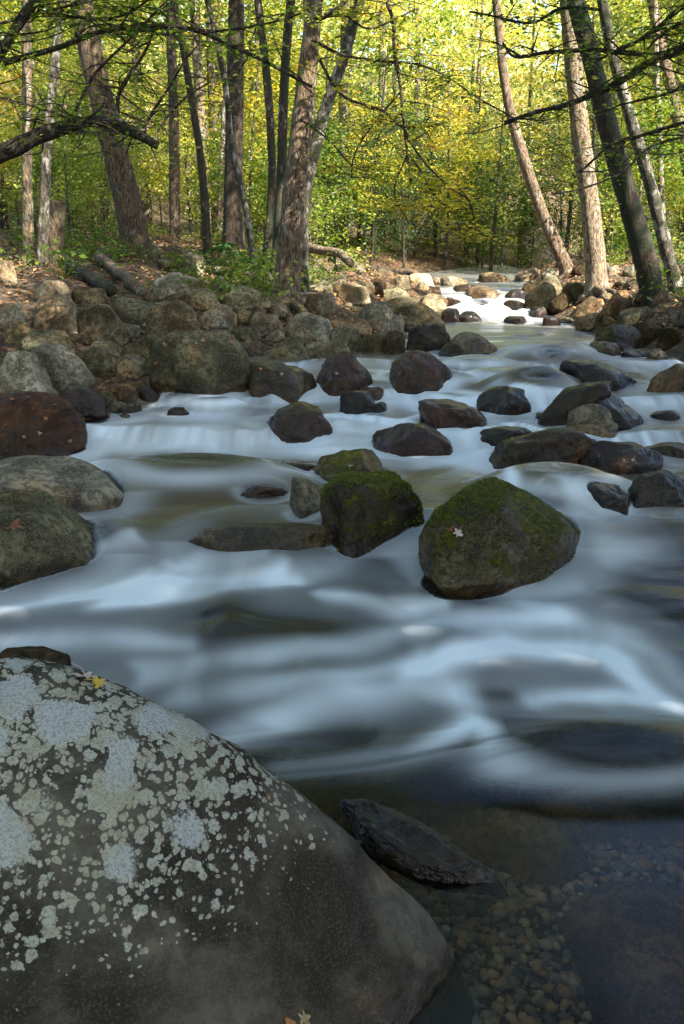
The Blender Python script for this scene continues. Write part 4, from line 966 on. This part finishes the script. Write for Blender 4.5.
for k in range(44):
    Yt = r.uniform(27, 46); Xt = r.uniform(-.05*Yt-1.5, .34*Yt); l_, r_ = edge(Xt, Yt)
    if max(l_, r_) < .1 and Yt < 33: continue
    j = r.choice([0, 0, 1, 2, 2]); place(PS[j], Xt, Yt, r.uniform(.7, 1.5), SL[j], ['yellow green', 'green', 'yellow'][j]+' saplings of the understory')
for (a, b_, s) in [(-.4, 24, .75), (1.0, 29, .9), (6.2, 22, .8), (8.5, 20, .7), (5.0, 30, .8), (-12, 24, .9), (2.2, 31, .9), (.9, 27.5, .5), (2.0, 28.6, .55), (-.3, 29, .6), (3.6, 34, 1), (.6, 33, .8), (7.5, 30, .9), (5.5, 36, 1)]:
    place(PH[0], a, b_, s, 'dark green hemlock sapling', 'hemlock saplings')

# wooded hillside closing the view: one mass
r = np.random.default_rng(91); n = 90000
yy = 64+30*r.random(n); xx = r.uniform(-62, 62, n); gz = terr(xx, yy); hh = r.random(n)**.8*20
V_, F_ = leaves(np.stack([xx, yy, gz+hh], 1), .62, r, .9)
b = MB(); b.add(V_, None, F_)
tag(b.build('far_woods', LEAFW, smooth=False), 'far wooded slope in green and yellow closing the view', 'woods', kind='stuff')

# ------------------------------------------------------------------ logs, roots, rhododendron, litter, single leaves
def log(name, label, pts, Y, r0, r1, tone, moss=0, pale=0, cat='log', lift=0):
    P = []
    for a, b_ in pts:                     # rests on the ground where it is seen, ends held up by the stones
        q_ = on(a, b_+r0*.8, 'g'); P.append(np.array([q_.x, q_.y, q_.z+.09+lift]))
    Y = float(np.mean([q_[1] for q_ in P]))
    dd = Y/FPX; b = MB(); b.tube(smooth_path(P, 8), [r0*dd, r1*dd], seg=14, knob=.14, seed=int(Y*10), wob=.03)
    base = np.array(P[0]); o = b.build(name, BARK, base, loc=tuple(base)); set_bark(o, BT[tone], moss, pale); tag(o, label, cat); return o
log('fallen_log', 'brown fallen log sloping down over the left bank boulders', [(98, 259), (112, 268), (130, 284), (152, 302)], 14.2, 6, 5, 'warm', .1, .2)
log('fallen_log', 'mossy fallen log behind the sloping brown log', [(58, 258), (72, 268), (92, 280), (112, 292)], 14.8, 6, 5, 'mossy', .3, .1)
log('fallen_branch', 'bare branch propped against the foot of the large leaning tree', [(146, 236), (156, 252), (168, 268)], 14.6, 3, 2, 'brown', 0, .2, 'branch')
log('fallen_branch', 'thin crooked stick lying across the mossy log', [(62, 252), (78, 258), (92, 262), (104, 254)], 14.0, 2, 1.2, 'brown', 0, .2, 'branch')
log('fallen_log', 'long low log lying along the top of the left bank', [(160, 268), (195, 269), (235, 275), (272, 284)], 14.3, 4, 3, 'brown', .2, .2)
log('fallen_log', 'broken log jutting right from behind the main tree', [(300, 256), (322, 261), (340, 268), (351, 276)], 14.2, 5, 3.4, 'warm', .1, .3, lift=.2)
log('fallen_log', 'dark log lying over rocks in front of the far woods', [(365, 270), (400, 274), (430, 277)], 20, 2.5, 2, 'dark', .1, .1)
log('fallen_branch', 'pale stick leaning among the stones left of the main tree', [(222, 282), (233, 292), (246, 304)], 13.4, 2.6, 1.6, 'pale', 0, .4, 'branch')
# roots of the main tree and of the pale tree on the right
for (ti, lst, tone) in ((9, [[(280,300),(262,316),(240,330),(222,338)], [(284,302),(276,322),(262,342)], [(290,302),(300,318),(318,332)], [(278,296),(256,304),(238,308)], [(288,304),(288,324),(294,340)], [(294,300),(316,308),(334,312)]], 'warm'),
                        (12, [[(597,278),(580,292),(568,308)], [(600,280),(604,300),(596,318)], [(603,278),(622,288),(634,304)], [(594,280),(588,300),(578,318)], [(604,282),(616,300),(622,316)], [(600,286),(598,296),(612,312)]], 'warm'),
                        (13, [[(660,312),(640,322),(624,330)], [(664,314),(678,326),(700,332)], [(656,312),(646,332),(640,344)]], 'brown')):
    root, base, pth = trees[ti]
    for k, l_ in enumerate(lst):
        P = []
        for j, (a, b_) in enumerate(l_):
            q_ = on(a, b_, 'g'); Yq = min(max(q_.y, base[1]-1.6), base[1]+.4) if j else base[1]-.05
            P.append(np.array([q_.x, max(q_.y, base[1]-2.4), q_.z+.05]) if j else np.array(base)+[0, -.05, .25])
        b = MB(); b.tube(smooth_path(P, 6), [.075, .05, .022], seg=9, knob=.25, seed=k, wob=.06); set_bark(b.build('root', BARK, base, root), BT[tone], .15, .1)
# exposed root plate and mossy rocks at the right bank
for k, (xl, xr, tp, bs, st, lb, kw) in enumerate([
    (572, 606, 296, 320, 'warm', 'warm brown rock gripped by the roots of the pale tree', dict(cuts=12)),
    (600, 634, 290, 318, 'warm', 'sunlit rock behind the roots of the pale tree', dict(cuts=12)),
    (616, 650, 306, 328, 'olive', 'mossy stone left of the thick dark tree', dict(moss=.5)),
    (560, 590, 282, 302, 'olive', 'mossy ledge left of the pale tree', dict(moss=.45)),
    (634, 662, 322, 346, 'dark', 'dark rock under the thick leaning tree', dict(moss=.2)),
    (540, 566, 268, 282, 'grey', 'grey rock behind the mossy ledge', dict(lich=.3))]):
    rock(xl, xr, tp, bs, st, lb, surf='g', **kw)
# rhododendron by the log
def rhodo(px, row, Y, s, label, seed):
    r = np.random.default_rng(seed); c0 = np.array(at(px, row, Y)); gz = float(terr(c0[:1], c0[1:2])[0]); base = np.array([c0[0], c0[1], min(gz, c0[2])-.03])
    root = empty('rhododendron', tuple(base), label, 'shrub'); sm_ = MB(); lv = MB()
    for k in range(7):
        tip = c0+r.normal(0, 1, 3)*[.26, .2, .13]*s; sm_.tube(smooth_path([base, (base+tip)/2+r.normal(0, .05, 3), tip], 4), [.012, .006], seg=5)
        for j in range(9):
            a = j*.7+r.uniform(-.2, .2); d = np.array([math.cos(a), math.sin(a), r.uniform(-.25, .3)]); L = r.uniform(.13, .19)*s; sdv = np.cross(d, [0, 0, 1]); sdv /= np.linalg.norm(sdv); w_ = .024*s
            q = np.array([tip, tip+d*L*.5+sdv*w_+[0, 0, .01], tip+d*L+[0, 0, -.03], tip+d*L*.5-sdv*w_+[0, 0, .01]]); lv.add(q, None, np.array([[0, 1, 2], [0, 2, 3]]))
    set_bark(sm_.build('stem', BARK, base, root), BT['brown']); lv.build('foliage', LEAFR, base, root, smooth=False)
LEAFR = leaf_material('rhododendron_leaf', [(0, (.03, .10, .02)), (1, (.07, .18, .04))], .25)
rhodo(228, 256, 15.5, 1.25, 'bright green rhododendron with long leaves below the dark straight tree', 1)
rhodo(213, 246, 16.2, .8, 'smaller rhododendron sprig left of the bright green one', 2)
rhodo(676, 262, 15, 1.1, 'rhododendron at the right edge behind the patched tree', 3)

# low plants on the banks
pl = []
for k in range(3):
    r = np.random.default_rng(400+k); C = r.normal(0, 1, (130, 3))*[.22, .22, .10]+[0, 0, .2]; V_, F_ = leaves(C, .07, r, .5); b = MB(); b.add(V_, None, F_)
    for j in range(10): b.tube([np.zeros(3), C[j]], [.005, .003], seg=4)
    b2 = mesh('undergrowth_plant', np.concatenate(b.V), [np.concatenate(b.Q), np.concatenate(b.T)], LEAFG if k else LEAF, False); pl.append(b2)
r = np.random.default_rng(404)
for k in range(150):
    Yt = 12+22*r.random()**1.2; left = r.random() < .68
    Xt = (np.interp(Yt, LYx, LX)-r.uniform(1.6, 8)) if left else (np.interp(Yt, RYx, RX)+r.uniform(.6, 5))
    if abs(Xt) > .42*Yt+1: continue
    z_ = float(terr(np.array([Xt]), np.array([Yt]))[0]); s = r.uniform(.6, 1.5)
    o = link('undergrowth_plant', pl[k % 3], (Xt, Yt, z_)); o.scale = (s, s, s); o.rotation_euler = (0, 0, r.uniform(0, 6))
    lb = ('small plant far back beside ' if Yt > 18 else 'small leafy plant on the ground beside ')+landmark(Xt, Yt); tag(o, lb, 'plant', 'undergrowth: '+lb)

# leaf litter
r = np.random.default_rng(55); n = 34000; yy = r.uniform(7, 34, n); left = r.random(n) < .66
xx = np.where(left, np.interp(yy, LYx, LX)-.1-r.random(n)*9, np.interp(yy, RYx, RX)+.2+r.random(n)*6)
V_, F_ = leaves(np.stack([xx, yy, terr(xx, yy)+.02+.03*r.random(n)], 1), .075, r, .25)
b = MB(); b.add(V_, None, F_); tag(b.build('leaf_litter', LITTER, smooth=False), 'brown fallen leaves covering the banks', 'leaf litter', kind='stuff')
# single leaves lying on rocks
nv = 0; VV = []; FF = []
for Pv, Fv in tri_rocks: VV.append(Pv); FF.append(Fv+nv); nv += len(Pv)
bvh = BVHTree.FromPolygons(np.concatenate(VV).tolist(), np.concatenate(FF).tolist(), all_triangles=True)
def leafmat_flat(name, c):
    m, t = newmat(name); g = N(t); tc = g.n('ShaderNodeTexCoord'); n_ = g.noise(tc.outputs['Object'], 60, 3)
    b = g.n('ShaderNodeBsdfPrincipled'); g.l(g.mix(n_.outputs[0], tuple(k*.55 for k in c), tuple(k*1.4 for k in c)), b.inputs['Base Color']); b.inputs['Roughness'].default_value = .6
    o = g.n('ShaderNodeOutputMaterial'); g.l(b.outputs[0], o.inputs[0]); return m
LC = dict(orange=leafmat_flat('orange_leaf', (.42, .16, .045)), yellow=leafmat_flat('yellow_leaf', (.62, .42, .05)), pink=leafmat_flat('pale_pink_leaf', (.55, .42, .36)), rust=leafmat_flat('rust_leaf', (.20, .075, .035)), buff=leafmat_flat('buff_leaf', (.34, .25, .13)))
def maple(px, row, size, colr, label, seed, group=None):
    d = pixdir(px, row).normalized(); h = bvh.ray_cast(cam.location, d)
    if h[0] is None: return
    r = np.random.default_rng(seed); nrm = h[1] if h[1].z > 0 else -h[1]
    lobes = 5; pts = [(0, 0)]; k = 22
    for j in range(k):
        a = j/k*2*math.pi; rr = (.5+.5*abs(math.cos(a*lobes/2))**1.5)*r.uniform(.75, 1.1)*(1+.3*math.cos(a)); rr *= 1-.35*(abs(a-math.pi) < .3)
        pts.append((math.cos(a)*rr*size/2, math.sin(a)*rr*size/2*.85))
    P = np.array([(a, b_, size*.22*math.cos(3*a/size+seed)+size*.16*(b_*2/size)**2+size*.10*r.random()) for a, b_ in pts])
    F = np.array([[0, 1+j, 1+(j+1) % k] for j in range(k)])
    st = tube(smooth_path([P[0], P[0]+[size*.35, size*.1, size*.2], P[0]+[size*.7, size*.15, size*.12]], 3), [size*.02, size*.012], seg=4)
    me = mesh('fallen_leaf', np.vstack([P, st[0]]), [F, st[1]+len(P)], LC[colr], False)
    o = link('fallen_leaf', me, h[0]+nrm*(size*.06)); o.rotation_euler = (nrm.to_track_quat('Z', 'Y').to_matrix() @ __import__('mathutils').Matrix.Rotation(seed, 3, 'Z')).to_euler()
    tag(o, label, 'leaf', group)
maple(84, 681, .07, 'pink', 'curled pinkish leaf on the ridge of the lichen boulder', 1)
maple(98, 684, .06, 'yellow', 'yellow leaf touching the pinkish one on the lichen boulder ridge', 2)
maple(268, 789, .075, 'orange', 'dry orange leaf on the right shoulder of the lichen boulder', 3)
maple(291, 1019, .045, 'orange', 'orange leaf low on the lichen boulder at the bottom of the picture', 4)
maple(303, 1016, .04, 'buff', 'buff leaf beside the orange one at the bottom of the picture', 5)
maple(14, 529, .10, 'rust', 'rust red leaf on the mossy boulder at the left edge', 6)
maple(457, 534, .07, 'pink', 'pale pink leaf on the face of the big moss capped boulder', 7)
maple(450, 529, .06, 'rust', 'small rust leaf beside the pale pink one on the moss capped boulder', 8)
maple(511, 440, .07, 'orange', 'orange leaf on the crest of the long dark mossy rock', 9)
maple(538, 432, .06, 'buff', 'buff leaf on the long dark mossy rock', 10)
maple(62, 421, .05, 'orange', 'orange leaf low on the reddish wet boulder', 12)
maple(352, 466, .06, 'buff', 'buff leaf on the moss fringed boulder', 11)
r = np.random.default_rng(66)
for k, (a, b_) in enumerate([(12, 400), (20, 412), (34, 408), (40, 432), (45, 418), (62, 420), (24, 437), (70, 441), (8, 425), (30, 397), (55, 405)]):
    maple(a, b_, r.uniform(.03, .055), ['orange', 'rust', 'orange', 'buff'][k % 4], 'small fallen leaf on the reddish wet boulder at the left edge', 20+k, 'leaves on the reddish boulder')
for k in range(26):
    maple(r.uniform(165, 245), r.uniform(329, 346), r.uniform(.03, .06), ['rust', 'rust', 'buff', 'orange'][k % 4], 'small fallen leaf on the big flat topped boulder', 50+k, 'leaves on the flat topped boulder')
for k in range(60):
    maple(r.uniform(0, 450), r.uniform(285, 375), r.uniform(.03, .06), ['rust', 'rust', 'buff', 'orange'][k % 4], 'small fallen leaf on a boulder of the left bank', 90+k, 'leaves on the left bank boulders')
